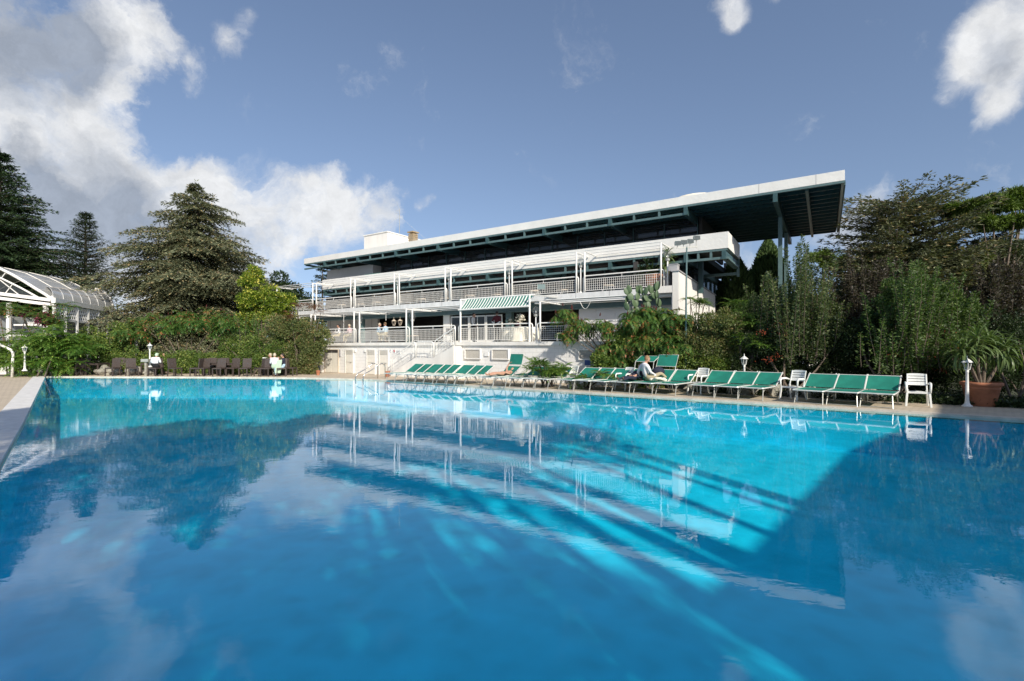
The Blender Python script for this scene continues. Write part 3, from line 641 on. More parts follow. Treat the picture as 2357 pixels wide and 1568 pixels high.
hole_sheet('ground', [Vector((-600, -300, 0)), Vector((600, -300, 0)), Vector((600, 900, 0)), Vector((-600, 900, 0))], offset(pool, .3), 'lawn', -.012)
# coping: single stones along the left edge, and pale stones along the other sides
kerb = bpy.data.objects.new('pool_coping', None); C.objects.link(kerb); kerb['kind'] = 'structure'; OFF[kerb.name] = (0, 0, 0)
def coping_run(i, wid, L0, m, z0=-.012, zt=.006):
    p, q = pool[i], pool[(i + 1) % n]; ci, cj = cop[i], cop[(i + 1) % n]; k = max(1, round((q - p).length / L0)); oi = p + (ci - p) * (wid / .34); oj = q + (cj - q) * (wid / .34)
    for j in range(k):
        a0 = j / k + .004 / (q - p).length; a1 = (j + 1) / k - .004 / (q - p).length; mb = MB()
        A, Bb, Cc, Dd = p.lerp(q, a0), oi.lerp(oj, a0), oi.lerp(oj, a1), p.lerp(q, a1); h = zt + ((j * 37) % 5) * .0006
        up = lambda v, z: (v.x, v.y, z)
        mb.hexa([up(A, z0), up(Bb, z0), up(Cc, z0), up(Dd, z0), up(A, h), up(Bb, h), up(Cc, h), up(Dd, h)]); mb.build('coping_stone', m, kerb)
for i in range(n):
    if i in (8, 9, 10): coping_run(i, .55, 1.0, 'coping', -.09, .03)
    elif i in (0, 1, 2, 3, 4, 5): coping_run(i, .30, .9 if i < 4 else .7, 'coping' if i < 0 else 'paving2')
    else: coping_run(i, .3, 1.6, 'paving2')

# ------------------------------------------------------------------ the hotel building
SL, SR = -37.0, .68
bld = thing('hotel_building', 'long white terraced hotel building with flat roof on dark green steel canopy frame', 'building', B(-36, 30, 0))
def bb(name, m, *r, parent=bld, **k):
    mb = MB(); mb.bbox(*r); return mb.build(name, m, parent, **k)
# base storey (facade plane c=20.9) with painted blockwork
mb = MB(); mb.add([B(-29.6, 20.9, -.1), B(-6.4, 20.9, -.1), B(-6.4, 20.9, 1.93), B(-29.6, 20.9, 1.93)], [(0, 1, 2, 3)])
o = mb.build('base_wall', 'blockwall', bld); ul = o.data.uv_layers.new(name='uv')
for l in o.data.loops: v = o.data.vertices[l.vertex_index].co; ul.data[l.index].uv = (v.length * 0 + (Vector(v) + Vector(OFF[o.name])).dot(U), v.z)
bb('base_structure', 'white', -29.6, -6.4, 20.96, 40, -.1, 1.83)
bb('terrace_slab', 'white', -42, -6.35, 20.78, 27, 1.84, 2.03)
bb('corner_pier', 'white', -29.62, -29.15, 20.55, 20.89, -.02, 1.83)
mb = MB(); a0, a1 = B(-29.7, 20.6, -.02), B(-31.8, 19.2, -.02)
mb.bar(a0 + Vector((0, 0, .85)), a1 + Vector((0, 0, .55)), .2, 1.1); mb.build('wing_wall', 'blockwall', bld)
# side retaining wall to the left, behind shrubs
bb('left_wall', 'white', -42, -29.66, 21.3, 21.6, -.02, 1.83)
# doors of the base storey
for i, (s0, s1) in enumerate([(-26.86, -26.14), (-24.74, -24.03), (-23.55, -22.83)]):
    mb = MB(); w = .07
    mb.bbox(s0 - w, s0, 20.83, 20.897, 0, 1.60); mb.bbox(s1, s1 + w, 20.83, 20.897, 0, 1.60); mb.bbox(s0, s1, 20.83, 20.897, 1.53, 1.60); fr_ = mb.build('door_frame', 'white', bld)
    d = bb('door', 'door', s0, s1, 20.845, 20.895, .02, 1.25)
    mb = MB(); mb.tube([B(s1 - .10, 20.82, .72), B(s1 - .24, 20.80, .72)], .015, 6); mb.bbox(s0 + .06, s1 - .06, 20.835, 20.843, .74, .755); mb.build('door_handle', 'alugrey', d)
    for k in range(7): bb('louvre_slat', 'door', s0, s1, 20.84 + .004 * (k % 2), 20.89, 1.27 + k * .037, 1.27 + k * .037 + .024)
s0, s1 = -29.06, -27.65
for a, b in ((s0, (s0 + s1) / 2 - .01), ((s0 + s1) / 2 + .01, s1)):
    d = bb('double_door_leaf', 'door', a, b, 20.85, 20.89, .02, 1.33)
    bb('transom_light', 'dark', a + .02, b - .02, 20.86, 20.892, 1.36, 1.53)
mb = MB(); mb.bbox(s0 - .05, s0 - .002, 20.82, 20.895, 0, 1.58); mb.bbox(s1 + .002, s1 + .05, 20.82, 20.895, 0, 1.58); mb.bbox(s0 - .002, s1 + .002, 20.82, 20.895, 1.54, 1.58); mb.build('door_frame', 'beige', bld)
bb('shutter_box', 'blind', -27.55, -27.40, 20.84, 20.895, 1.1, 1.58)
# louvred windows of the base storey
for s0, s1, z1_, z0_ in ((-18.11, -17.52, 1.6, 1.12), (-16.65, -15.66, 1.6, 1.14), (-14.82, -13.83, 1.6, 1.14), (-9.77, -8.89, 1.6, 1.20)):
    mb = MB(); w = .05
    mb.bbox(s0 - w, s0, 20.80, 20.897, z0_ - w, z1_ + w); mb.bbox(s1, s1 + w, 20.80, 20.897, z0_ - w, z1_ + w); mb.bbox(s0, s1, 20.80, 20.897, z1_, z1_ + w); mb.bbox(s0, s1, 20.80, 20.897, z0_ - w, z0_)
    wdw = mb.build('louvred_window', 'pipe', bld); bb('window_recess', 'dark', s0 + .004, s1 - .004, 20.872, 20.894, z0_ + .004, z1_ - .004, parent=wdw)
    k = int((z1_ - z0_) / .052)
    for i in range(k):
        mb = MB(); z = z0_ + (i + .5) * (z1_ - z0_) / k; mb.hexa([B(s0 + .003, 20.825, z - .022), B(s1 - .003, 20.825, z - .022), B(s1 - .003, 20.833, z - .022), B(s0 + .003, 20.833, z - .022), B(s0 + .003, 20.86, z + .014), B(s1 - .003, 20.86, z + .014), B(s1 - .003, 20.868, z + .014), B(s0 + .003, 20.868, z + .014)]); mb.build('louvre_slat', 'door', wdw)
# small boxes and plates on the wall
bb('meter_box', 'pipe', -15.36, -15.10, 20.84, 20.895, 1.26, 1.47); bb('air_vent', 'pipe', -26.0, -25.84, 20.82, 20.895, 1.42, 1.58); bb('air_vent', 'pipe', -25.02, -24.88, 20.82, 20.895, 1.42, 1.58)
# upper terrace slab, edge c=22.9
bb('upper_terrace_slab', 'slabwhite', -42, -5.97, 22.9, 27, 4.28, 4.58)
for i in range(16):
    s = -35 + i * 1.85; bb('slab_edge_joint', 'signgrey', s, s + .018, 22.893, 22.91, 4.30, 4.575)
mb = MB(); mb.bbox(-42, -5.97, 23.6, 24.0, 3.83, 4.27); mb.bbox(-42, -5.97, 23.5, 24.1, 3.80, 3.84); mb.build('spandrel_beam', 'green2', bld)
bb('soffit_sheet', 'slabwhite', -13.5, -6.0, 23.0, 23.45, 4.14, 4.27)
# lower storey interior
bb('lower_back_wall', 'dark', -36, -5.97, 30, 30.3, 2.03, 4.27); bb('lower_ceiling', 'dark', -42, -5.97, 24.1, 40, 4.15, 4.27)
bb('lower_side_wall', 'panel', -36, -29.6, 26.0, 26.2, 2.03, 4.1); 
for k in range(5): bb('wall_joint', 'dark', -35.5 + k * 1.3, -35.48 + k * 1.3, 25.99, 26.0, 2.03, 4.1)
for s in (-28.9, -24.2): bb('steel_column', 'green2', s, s + .28, 23.7, 23.95, 2.03, 3.80)
bb('white_column', 'white', -20.86, -20.32, 23.8, 24.1, 2.03, 3.80)
# bay window / glazed screen behind awning
for a, b in ((-20.2, -18.75), (-18.7, -17.45), (-17.4, -16.2)):
    mb = MB(); w = .06
    for s in (a, b - w): mb.bbox(s, s + w, 23.78, 23.84, 2.03, 3.70)
    mb.bbox(a + w, b - w, 23.78, 23.84, 3.62, 3.70); mb.bbox(a + w, b - w, 23.78, 23.84, 2.03, 2.15); mb.bbox((a + b) / 2 - .02, (a + b) / 2 + .02, 23.79, 23.83, 2.15, 3.62); fr_ = mb.build('glazed_screen', 'pipe', bld)
    mb = MB(); mb.sheet(B(a + w, 23.81, 2.15), B(b - w, 23.81, 2.15), B(b - w, 23.81, 3.62), B(a + w, 23.81, 3.62)); mb.build('pane', 'clearglass', fr_)
bb('steel_column', 'green2', -15.9, -15.5, 23.7, 24.0, 2.03, 3.80)
for i in range(5):
    a = -11.2 + i * 1.03; bb('wall_panel', 'panel', a, a + 1.022, 23.82, 23.92, 2.03, 3.80)
bb('corner_wall', 'panel', -6.05, -5.97, 22.95, 23.8, 2.03, 4.27)
# flight of steps down from the terrace: stair mass in front of the base wall
mb = MB()
def prism(mb, pts, c0, c1):   # polygon in (s, z) extruded in c
    k = len(pts); mb.add([B(s, c0, z) for s, z in pts] + [B(s, c1, z) for s, z in pts], [tuple(range(k)), tuple(range(2 * k - 1, k - 1, -1))] + [(i, k + i, k + (i + 1) % k, (i + 1) % k) for i in range(k)])
prism(mb, [(-21.9, 0), (-16.9, 0), (-16.9, 1.9), (-16.75, 1.9), (-18.55, 1.1), (-19.9, 1.1), (-21.9, .12)][:0] or [(-21.9, 0), (-17.0, 0), (-17.0, 1.83), (-18.55, 1.12), (-19.9, 1.12), (-21.9, .15)], 20.25, 20.37); mb.build('stair_wall', 'white', bld)
for i in range(6): s = -18.5 + i * .26; bb('stair_tread', 'white', s, s + .26, 20.38, 20.88, 0, 1.2 + i * .12)
for i in range(8): s = -21.9 + i * .25; bb('stair_tread', 'white', s, s + .25, 20.38, 20.88, 0, .12 + i * .125)
bb('stair_landing', 'white', -19.9, -18.5, 20.38, 20.88, 0, 1.11)
# right-hand retaining side wall (sunlit) falling away from the terrace corner
mb = MB(); w = .28
mb.hexa([B(-5.95, 22.75, 0), B(-5.95 + w, 22.75, 0), B(-5.95 + w, 31.5, 0), B(-5.95, 31.5, 0), B(-5.95, 22.75, 5.26), B(-5.95 + w, 22.75, 5.26), B(-5.95 + w, 31.5, 4.9), B(-5.95, 31.5, 4.9)])
mb.build('side_wall', 'white', bld)
mb = MB(); mb.hexa([B(-6.0, 22.70, 5.262), B(-5.62, 22.70, 5.262), B(-5.62, 31.6, 4.902), B(-6.0, 31.6, 4.902), B(-6.0, 22.70, 5.31), B(-5.62, 22.70, 5.31), B(-5.62, 31.6, 4.95), B(-6.0, 31.6, 4.95)]); mb.build('wall_coping', 'blind', bld)
bb('wall_return', 'white', -7.2, -5.96, 22.76, 22.89, 4.3, 4.62)
# middle storey: back, ceiling, glazing
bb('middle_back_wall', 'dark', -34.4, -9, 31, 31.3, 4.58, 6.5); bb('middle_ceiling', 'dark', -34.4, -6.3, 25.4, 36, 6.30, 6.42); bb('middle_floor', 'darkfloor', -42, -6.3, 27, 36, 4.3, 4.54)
bb('beige_wall', 'beige', -31.4, -26.8, 27.0, 27.2, 4.58, 6.0); bb('dark_partition', 'dark', -37.5, -31.4, 27.0, 27.2, 4.58, 6.2); bb('beige_column', 'beige', -26.7, -26.4, 26.2, 26.5, 4.58, 6.0)
for s in (-21.8, -13.6, -9.5, -5.6): bb('steel_column', 'green', s, s + .22, 26.5, 26.72, 4.58, 6.29)
for i in range(5):
    a = -25.8 + i * 4.05; mb = MB(); mb.sheet(B(a, 26.9, 4.6), B(a + 4.0, 26.9, 4.6), B(a + 4.0, 26.9, 6.29), B(a, 26.9, 6.29)); pn = mb.build('window_pane', 'glass', bld)
    mb = MB(); [mb.bbox(a + k * 1.35 - .03, a + k * 1.35 + .03, 26.86, 26.895, 4.6, 6.29) for k in range(3)]; mb.build('mullion', 'green', pn)
# glazed right end of the middle storey, faces right, behind the side wall
for k in range(9):
    c = 24.6 + k * 1.36; mb = MB(); mb.sheet(B(-6.2, c, 2.1), B(-6.2, c + 1.30, 2.1), B(-6.2, c + 1.30, 5.93), B(-6.2, c, 5.93)); pn = mb.build('window_pane', 'glass', bld)
    mb = MB(); mb.bbox(-6.24, -6.10, c - .06, c - .002, 2.1, 5.94); mb.build('mullion', 'green', pn)
bb('end_wall_behind_glass', 'dark', -8.4, -8.2, 24.5, 31, 4.6, 6.2)
for k in range(3): bb('curtain', 'panel', -6.9, -6.8, 25 + k * 3.6, 26.2 + k * 3.6, 4.6, 5.9, parent=bld)
bb('floor_edge_beam', 'green2', -6.28, -6.02, 25.2, 37.2, 5.95, 6.29); bb('floor_edge_beam', 'green', -6.28, -6.02, 25.2, 37.2, 4.55, 4.78); bb('corner_column', 'white', -5.95, -5.6, 36.2, 36.6, 0, 7.6); bb('corner_column', 'panel', -5.3, -4.95, 37.0, 37.3, 0, 7.6)
# mid canopy: white upstand and green steel frame, front plane c=24.5
ML, MR = -34.5, -3.83
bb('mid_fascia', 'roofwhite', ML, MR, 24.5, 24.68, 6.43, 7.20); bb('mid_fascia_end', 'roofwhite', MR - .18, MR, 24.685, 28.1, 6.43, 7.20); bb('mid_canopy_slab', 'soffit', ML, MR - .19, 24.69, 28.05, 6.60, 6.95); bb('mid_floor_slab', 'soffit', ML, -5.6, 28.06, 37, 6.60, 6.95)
J = [-34.23, -30.18, -26.03, -21.98, -17.86, -13.75, -9.7, -5.77, -1.89]
def steelframe(s0, s1, zt, zb, joints, c0, depth, skipnear=0):
    mb = MB(); mb.bbox(s0, s1, c0, c0 + .12, zt - .10, zt); mb.build('upper_flange_beam', 'green2', bld)
    mb = MB(); mb.bbox(s0 if not skipnear else s0, s1 if not skipnear else skipnear, c0 + .01, c0 + .13, zb, zb + .11); mb.build('lower_flange_beam', 'green2', bld)
    for i, j in enumerate(joints):
        if s0 - .1 <= j <= s1:
            bb('cantilever_beam', 'green', j - .09, j + .09, c0 - .03, depth, zb - .01, zt - .11)
            nx = joints[i + 1] if i + 1 < len(joints) else None
            if nx and nx <= s1 + .2 and not (skipnear and nx > skipnear + .1):
                for q in (1 / 3, 2 / 3): s = j + (nx - j) * q; bb('stub_post', 'green2', s - .05, s + .05, c0 + .02, c0 + .11, zb + .115, zt - .105)
steelframe(ML + .05, MR - .05, 6.425, 5.93, J[:-1] + [MR - .2], 24.52, 28.0)
bb('mid_purlin', 'soffit', ML, MR - .4, 25.0, 27.9, 6.43, 6.46)
bb('end_frame_beam', 'green2', MR - .14, MR - .02, 24.66, 28.1, 5.95, 6.05); bb('end_frame_beam', 'green2', MR - .14, MR - .02, 28.0, 28.12, 5.5, 6.42); bb('end_frame_beam', 'green2', -9, MR - .15, 28.0, 28.12, 5.6, 5.74)
# top storey
bb('upper_wall', 'panel', -35.9, -30.1, 25.95, 26.2, 6.96, 8.30); bb('upper_wall_return', 'panel', -30.4, -30.1, 26.21, 26.9, 6.96, 8.30)
bb('planter_box', 'shutter', -29.6, -28.0, 24.75, 25.0, 7.2, 7.3)
for i in range(14):
    a = -30.0 + i * 1.74; b = a + 1.69
    mb = MB(); mb.sheet(B(a, 26.7, 6.97), B(b, 26.7, 6.97), B(b, 26.7, 8.5), B(a, 26.7, 8.5)); pn = mb.build('window_pane', 'glass', bld)
    mb = MB(); mb.bbox(b, b + .05, 26.63, 26.75, 6.97, 8.5); mb.build('mullion', 'green', pn)
    mb = MB(); z0 = 7.92; q = .15 + .1 * ((i * 7) % 3); mb.bbox(a + q, b - .1, 26.9, 26.93, z0, z0 + .18); mb.build('window_blind', 'blind', pn)
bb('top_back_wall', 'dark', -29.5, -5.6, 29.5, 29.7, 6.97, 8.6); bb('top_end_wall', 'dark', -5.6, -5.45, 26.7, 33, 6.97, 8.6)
for i in range(10):
    a = -27.6 + i * 2.3; bb('rear_window', 'panel', a, a + 1.5, 29.3, 29.4, 7.55, 7.78)
# roof
bb('roof_fascia', 'roofwhite', SL, SR, 24.5, 24.72, 8.76, 9.19); bb('roof_fascia_end', 'roofwhite', SR - .1, SR, 24.725, 35.6, 8.76, 9.17); bb('roof_deck', 'roofwhite', SL + .02, SR - .11, 24.73, 35.6, 8.98, 9.12)
for s in (-2.55, -.35): bb('fascia_joint', 'signgrey', s, s + .015, 24.495, 24.51, 8.77, 9.185)
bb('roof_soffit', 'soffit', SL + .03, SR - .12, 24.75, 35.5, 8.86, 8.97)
steelframe(SL + .02, SR + .02, 8.755, 8.27, J, 24.50, 34.0, skipnear=-5.77)
for k in range(14):
    c = 25.25 + k * .74; bb('soffit_joist', 'green', -13, SR - .16, c, c + .07, 8.66, 8.855)
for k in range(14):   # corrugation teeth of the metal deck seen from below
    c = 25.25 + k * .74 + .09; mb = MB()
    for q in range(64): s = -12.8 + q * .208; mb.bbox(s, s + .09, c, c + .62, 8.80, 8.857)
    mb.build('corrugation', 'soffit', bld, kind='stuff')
bb('edge_channel', 'green2', SR - .02, SR + .03, 24.65, 35.6, 8.60, 8.755); bb('edge_channel', 'green', SL + .02, SL + .10, 24.63, 35.6, 8.60, 8.755)
bb('cross_beam', 'green2', -.75, -.63, 24.7, 35.4, 8.60, 8.80)
for c in (27.3, 31.5): bb('canopy_column', 'green2', -1.98, -1.80, c, c + .18, -.01, 8.26)
bb('rear_beam', 'green', -1.98, -1.80, 24.5, 35.4, 8.28, 8.6)
bb('soffit_box', 'green', -33.3, -32.7, 25.0, 25.08, 8.1, 8.3)
# penthouse box, chimney, roof dome, aerial
bb('penthouse', 'white', -32.4, -29.58, 27, 33, 9.0, 11.0); bb('penthouse_coping', 'roofwhite', -32.46, -29.52, 26.94, 33.06, 11.003, 11.08)
ch = bb('chimney', 'mortar', -28.2, -27.75, 28.0, 28.5, 9.1, 10.75)
for k in range(7): bb('brick_course', 'brick', -28.23 - .02 * (k > 3), -27.72 + .02 * (k > 3), 27.97, 28.53, 9.85 + k * .15, 9.95 + k * .15, parent=ch)
bb('chimney_cap', 'brick', -28.30, -27.65, 27.9, 28.6, 10.95, 11.04, parent=ch)
mb = MB(); c_ = B(-6.15, 28.6, 9.1); mb.lathe([(1.25, 0), (1.25, .62), (1.42, .70), (1.40, .9), (1.2, 1.05), (.8, 1.15), (.05, 1.2)], c_, 24); mb.build('roof_dome', 'cloth', bld, smooth=True)
ant = thing('television_aerial', 'thin metal television aerial mast on the white rooftop box', 'aerial', B(-29.9, 28.6, 11.08)); mb = MB()
a = B(-29.9, 28.6, 11.0); mb.tube([a, a + Vector((0, 0, 2.3))], .025, 5); mb.build('mast', 'alugrey', ant)
mb = MB(); [mb.bar(a + Vector((-.35, 0, 1.9 + k * .12)), a + Vector((.1 - k * .04, 0, 1.95 + k * .12)), .015) for k in range(3)]; mb.bar(a + Vector((0, 0, 2.25)), a + Vector((-.25, 0, 2.9)), .02); mb.build('antenna_rod', 'alugrey', ant)
mb = MB(); [mb.bar(a + Vector((0, 0, 1.7)), a + v, .008) for v in (Vector((-2.4, 0, 0)), Vector((2.2, .5, -.2)))]; mb.build('guy_wire', 'alugrey', ant)

# ------------------------------------------------------------------ railings
def railing(label, s0, s1, c, z0, h=.92, group='white balcony railings with wire mesh', rake=None):
    zf = lambda s: z0 if rake is None else z0 + rake * (s - s0)
    g_ = thing('railing', label, 'railing', B(s0, c, z0), group); r = .032
    mb = MB(); q = .10
    mb.tube([B(s0, c, zf(s0)), B(s0, c, zf(s0) + h - q), B(s0 + q * .35, c, zf(s0) + h - q * .3), B(s0 + q, c, zf(s0 + q) + h), B(s1 - q, c, zf(s1 - q) + h), B(s1 - q * .35, c, zf(s1) + h - q * .3), B(s1, c, zf(s1) + h - q), B(s1, c, zf(s1))], r, 8); mb.build('handrail', 'pipe', g_, smooth=True)
    i0, i1 = s0 + .13, s1 - .13; t0, t1 = .10, h - .17; mb = MB()
    mb.tube([B(i0, c, zf(i0) + t0), B(i0, c, zf(i0) + t1), B(i1, c, zf(i1) + t1), B(i1, c, zf(i1) + t0), B(i0, c, zf(i0) + t0)], .017, 5); mb.build('mesh_frame', 'pipe', g_)
    mb = MB(); st = .105; k = int((i1 - i0) / st); kz = int((t1 - t0) / st)
    for i in range(1, k): s = i0 + (i1 - i0) * i / k; mb.bar(B(s, c, zf(s) + t0), B(s, c, zf(s) + t1), .012)
    for i in range(1, kz): z = t0 + (t1 - t0) * i / kz; mb.bar(B(i0, c + .014, zf(i0) + z), B(i1, c + .012, zf(i1) + z), .012)
    mb.build('wire_grid', 'pipe', g_, kind='stuff')
    mb = MB(); s = (s0 + s1) / 2; mb.bar(B(s, c, zf(s) + t1), B(s, c, zf(s) + h), .02)
    if rake is None:
        for s in (s0 + .25 * (s1 - s0), s0 + .75 * (s1 - s0)): mb.bar(B(s, c, z0), B(s, c, z0 + t0), .02)
    mb.build('bracket', 'pipe', g_)
ordn = ['first', 'second', 'third', 'fourth', 'fifth', 'sixth', 'seventh', 'eighth']
for i, (a, b) in enumerate([(-38.2, -33.65), (-33.15, -28.95), (-28.62, -24.42), (-24.1, -19.87), (-19.58, -15.33), (-15.05, -10.84), (-10.55, -6.41)]):
    railing('white mesh railing of the upper terrace, %s bay from its left end' % ordn[i], a, b, 23.0, 4.58, .86)
for i, (a, b) in enumerate([(-33.6, -30.6), (-30.2, -25.98), (-25.7, -21.09), (-20.85, -17.5), (-17.25, -12.44), (-12.15, -7.39)]):
    railing('white mesh railing of the lower terrace, %s bay from its left end' % ordn[i], a, b, 20.98, 2.03, .93)
railing('sloping white mesh railing beside the upper flight of terrace steps', -18.45, -16.95, 20.31, 1.13, .95, rake=.5)
railing('white mesh railing round the stair landing on the white wall', -19.85, -18.55, 20.31, 1.13, .92)
railing('sloping white mesh railing beside the lower flight of terrace steps', -21.9, -19.95, 20.31, .15, .95, rake=.5)
# ------------------------------------------------------------------ pergola frames of white tube
def pergola(label, s0, s1, c, zb, zt, cback, rods=3, group='white tube pergola frames', left=None):
    g_ = thing('pergola_frame', label, 'pergola', B(s0, c, zb), group)
    for s in (s0, s1): mb = MB(); mb.tube([B(s, c, zb), B(s, c, zt)], .045, 8); mb.build('post', 'pipe', g_, smooth=True)
    for s in (s0, s1): mb = MB(); mb.tube([B(s, c - .03, zt + .02), B(s, cback, zt + .02)], .035, 6); mb.build('cross_bar', 'pipe', g_)
    for k in range(rods): cc = c - .02 + (cback - c) * k / max(rods - 1, 1) * .96; mb = MB(); mb.tube([B(s0, cc, zt + .06), B(s1, cc, zt + .06)], .024, 6); mb.build('roof_bar', 'pipe', g_)
    return g_
US = [-33.03, -28.99, -28.51, -24.47, -24.0, -19.95, -19.49, -15.44, -14.95, -10.93, -10.46, -6.53]
for i in range(6):
    pergola('white tube pergola over the upper terrace, %s bay from the left' % ordn[i], US[2 * i], US[2 * i + 1], 22.94, 4.585, 6.68, 24.46, 3)
pergola('white tube pergola reaching out past the left end of the upper terrace', -38.4, -33.5, 22.94, 4.585, 6.68, 24.4, 3)
for i, (a, b) in enumerate([(-30.3, -26.12), (-25.58, -21.31), (-20.8, -17.1), (-11.97, -7.49)]):
    pergola('white tube pergola over the lower terrace, %s bay from the left' % ordn[i], a, b, 20.94, 2.035, 4.02, 23.55, 4)
pergola('white tube pergola frame at the left end of the lower terrace behind the bushes', -35.0, -30.8, 20.94, 2.035, 4.02, 23.55, 3)
mb = MB(); pg = thing('awning_frame', 'pair of tall white posts carrying the green striped awning', 'frame', B(-17.05, 20.9, 2.03))
for s in (-17.05, -12.56): mb = MB(); mb.tube([B(s, 20.9, 2.03), B(s, 20.9, 4.42)], .05, 8); mb.build('post', 'pipe', pg)
for s in (-17.05, -12.56): mb = MB(); mb.tube([B(s, 20.9, 4.4), B(s, 22.85, 4.5)], .035, 6); mb.build('cross_bar', 'pipe', pg)
for k in range(10): mb = MB(); s = -12.4 + k * .035; cc = 21.1 + k * .19; mb.bar(B(-12.5, cc, 4.42 + .01 * k), B(-11.95, cc, 4.35 + .01 * k), .05, .03); mb.build('roof_slat', 'pipe', pg)
aw = thing('striped_awning', 'green and white striped canvas awning above the lower terrace', 'awning', B(-17.1, 20.8, 3.8))
nseg = 40; mb = MB(); vs = []; A0, A1 = -17.08, -12.6
for i in range(nseg + 1):
    s = A0 + (A1 - A0) * i / nseg
    for j in range(5): q = j / 4; vs.append(B(s, 20.84 + .62 * q, 3.84 + .62 * q - .05 * math.sin(q * 3.14) + .008 * math.sin(i * 1.3)))
mb.add(vs, [(i * 5 + j, (i + 1) * 5 + j, (i + 1) * 5 + j + 1, i * 5 + j + 1) for i in range(nseg) for j in range(4)]); o = mb.build('canvas', 'awning', aw, smooth=True)
ul = o.data.uv_layers.new(name='uv')
for l in o.data.loops: vi = l.vertex_index; ul.data[l.index].uv = ((vi // 5) / nseg, (vi % 5) / 4)
mb = MB(); mb.tube([B(A0 - .08, 20.83, 3.82), B(A1 + .05, 20.83, 3.82)], .045, 8); mb.build('front_bar', 'pipe', aw); mb = MB(); mb.tube([B(A0, 21.47, 4.47), B(A1, 21.47, 4.47)], .05, 8); mb.build('roller', 'pipe', aw)
# globe lamps
gl0 = thing('globe_lamp', '', 'lamp', (0, 0, 0), 'clear globe lamps on the terraces', local=True)
mb = MB(); mb.tube([(0, 0, 0), (0, 0, 1.0)], .036, 8); mb.lathe([(.09, 0), (.09, .03), (.04, .06)], (0, 0, 0), 10); mb.build('pole', 'pipe', gl0, smooth=True)
mb = MB(); mb.lathe([(.05, 0), (.10, .02), (.10, .09), (.04, .1)], (0, 0, .99), 12); mb.build('collar', 'alugrey', gl0)
mb = MB(); mb.ell((0, 0, 1.22), .17, .17, .17, 18, 12); mb.build('globe', 'globe', gl0, smooth=True); mb = MB(); mb.ell((0, 0, 1.17), .035, .035, .06, 8, 6); mb.build('bulb', 'pipe', gl0)
us = [False]
for i, s in enumerate((-33.26, -28.78, -24.27, -19.71, -15.21, -10.73, -6.25)):
    l_ = place(gl0, us, B(s, 23.05, 4.58), 0, 'clear globe lamp on the upper terrace, %s from the left' % ordn[i]); l_.scale = (1, 1, 1.33) if i < 6 else (1, 1, 1.25)
for i, s in enumerate((-25.74, -20.95, -12.3, -7.25)):
    l_ = place(gl0, us, B(s, 21.1, 2.03), 0, 'clear globe lamp on the lower terrace, %s from the left' % ordn[i]); l_.scale = (1.15, 1.15, 1.28)
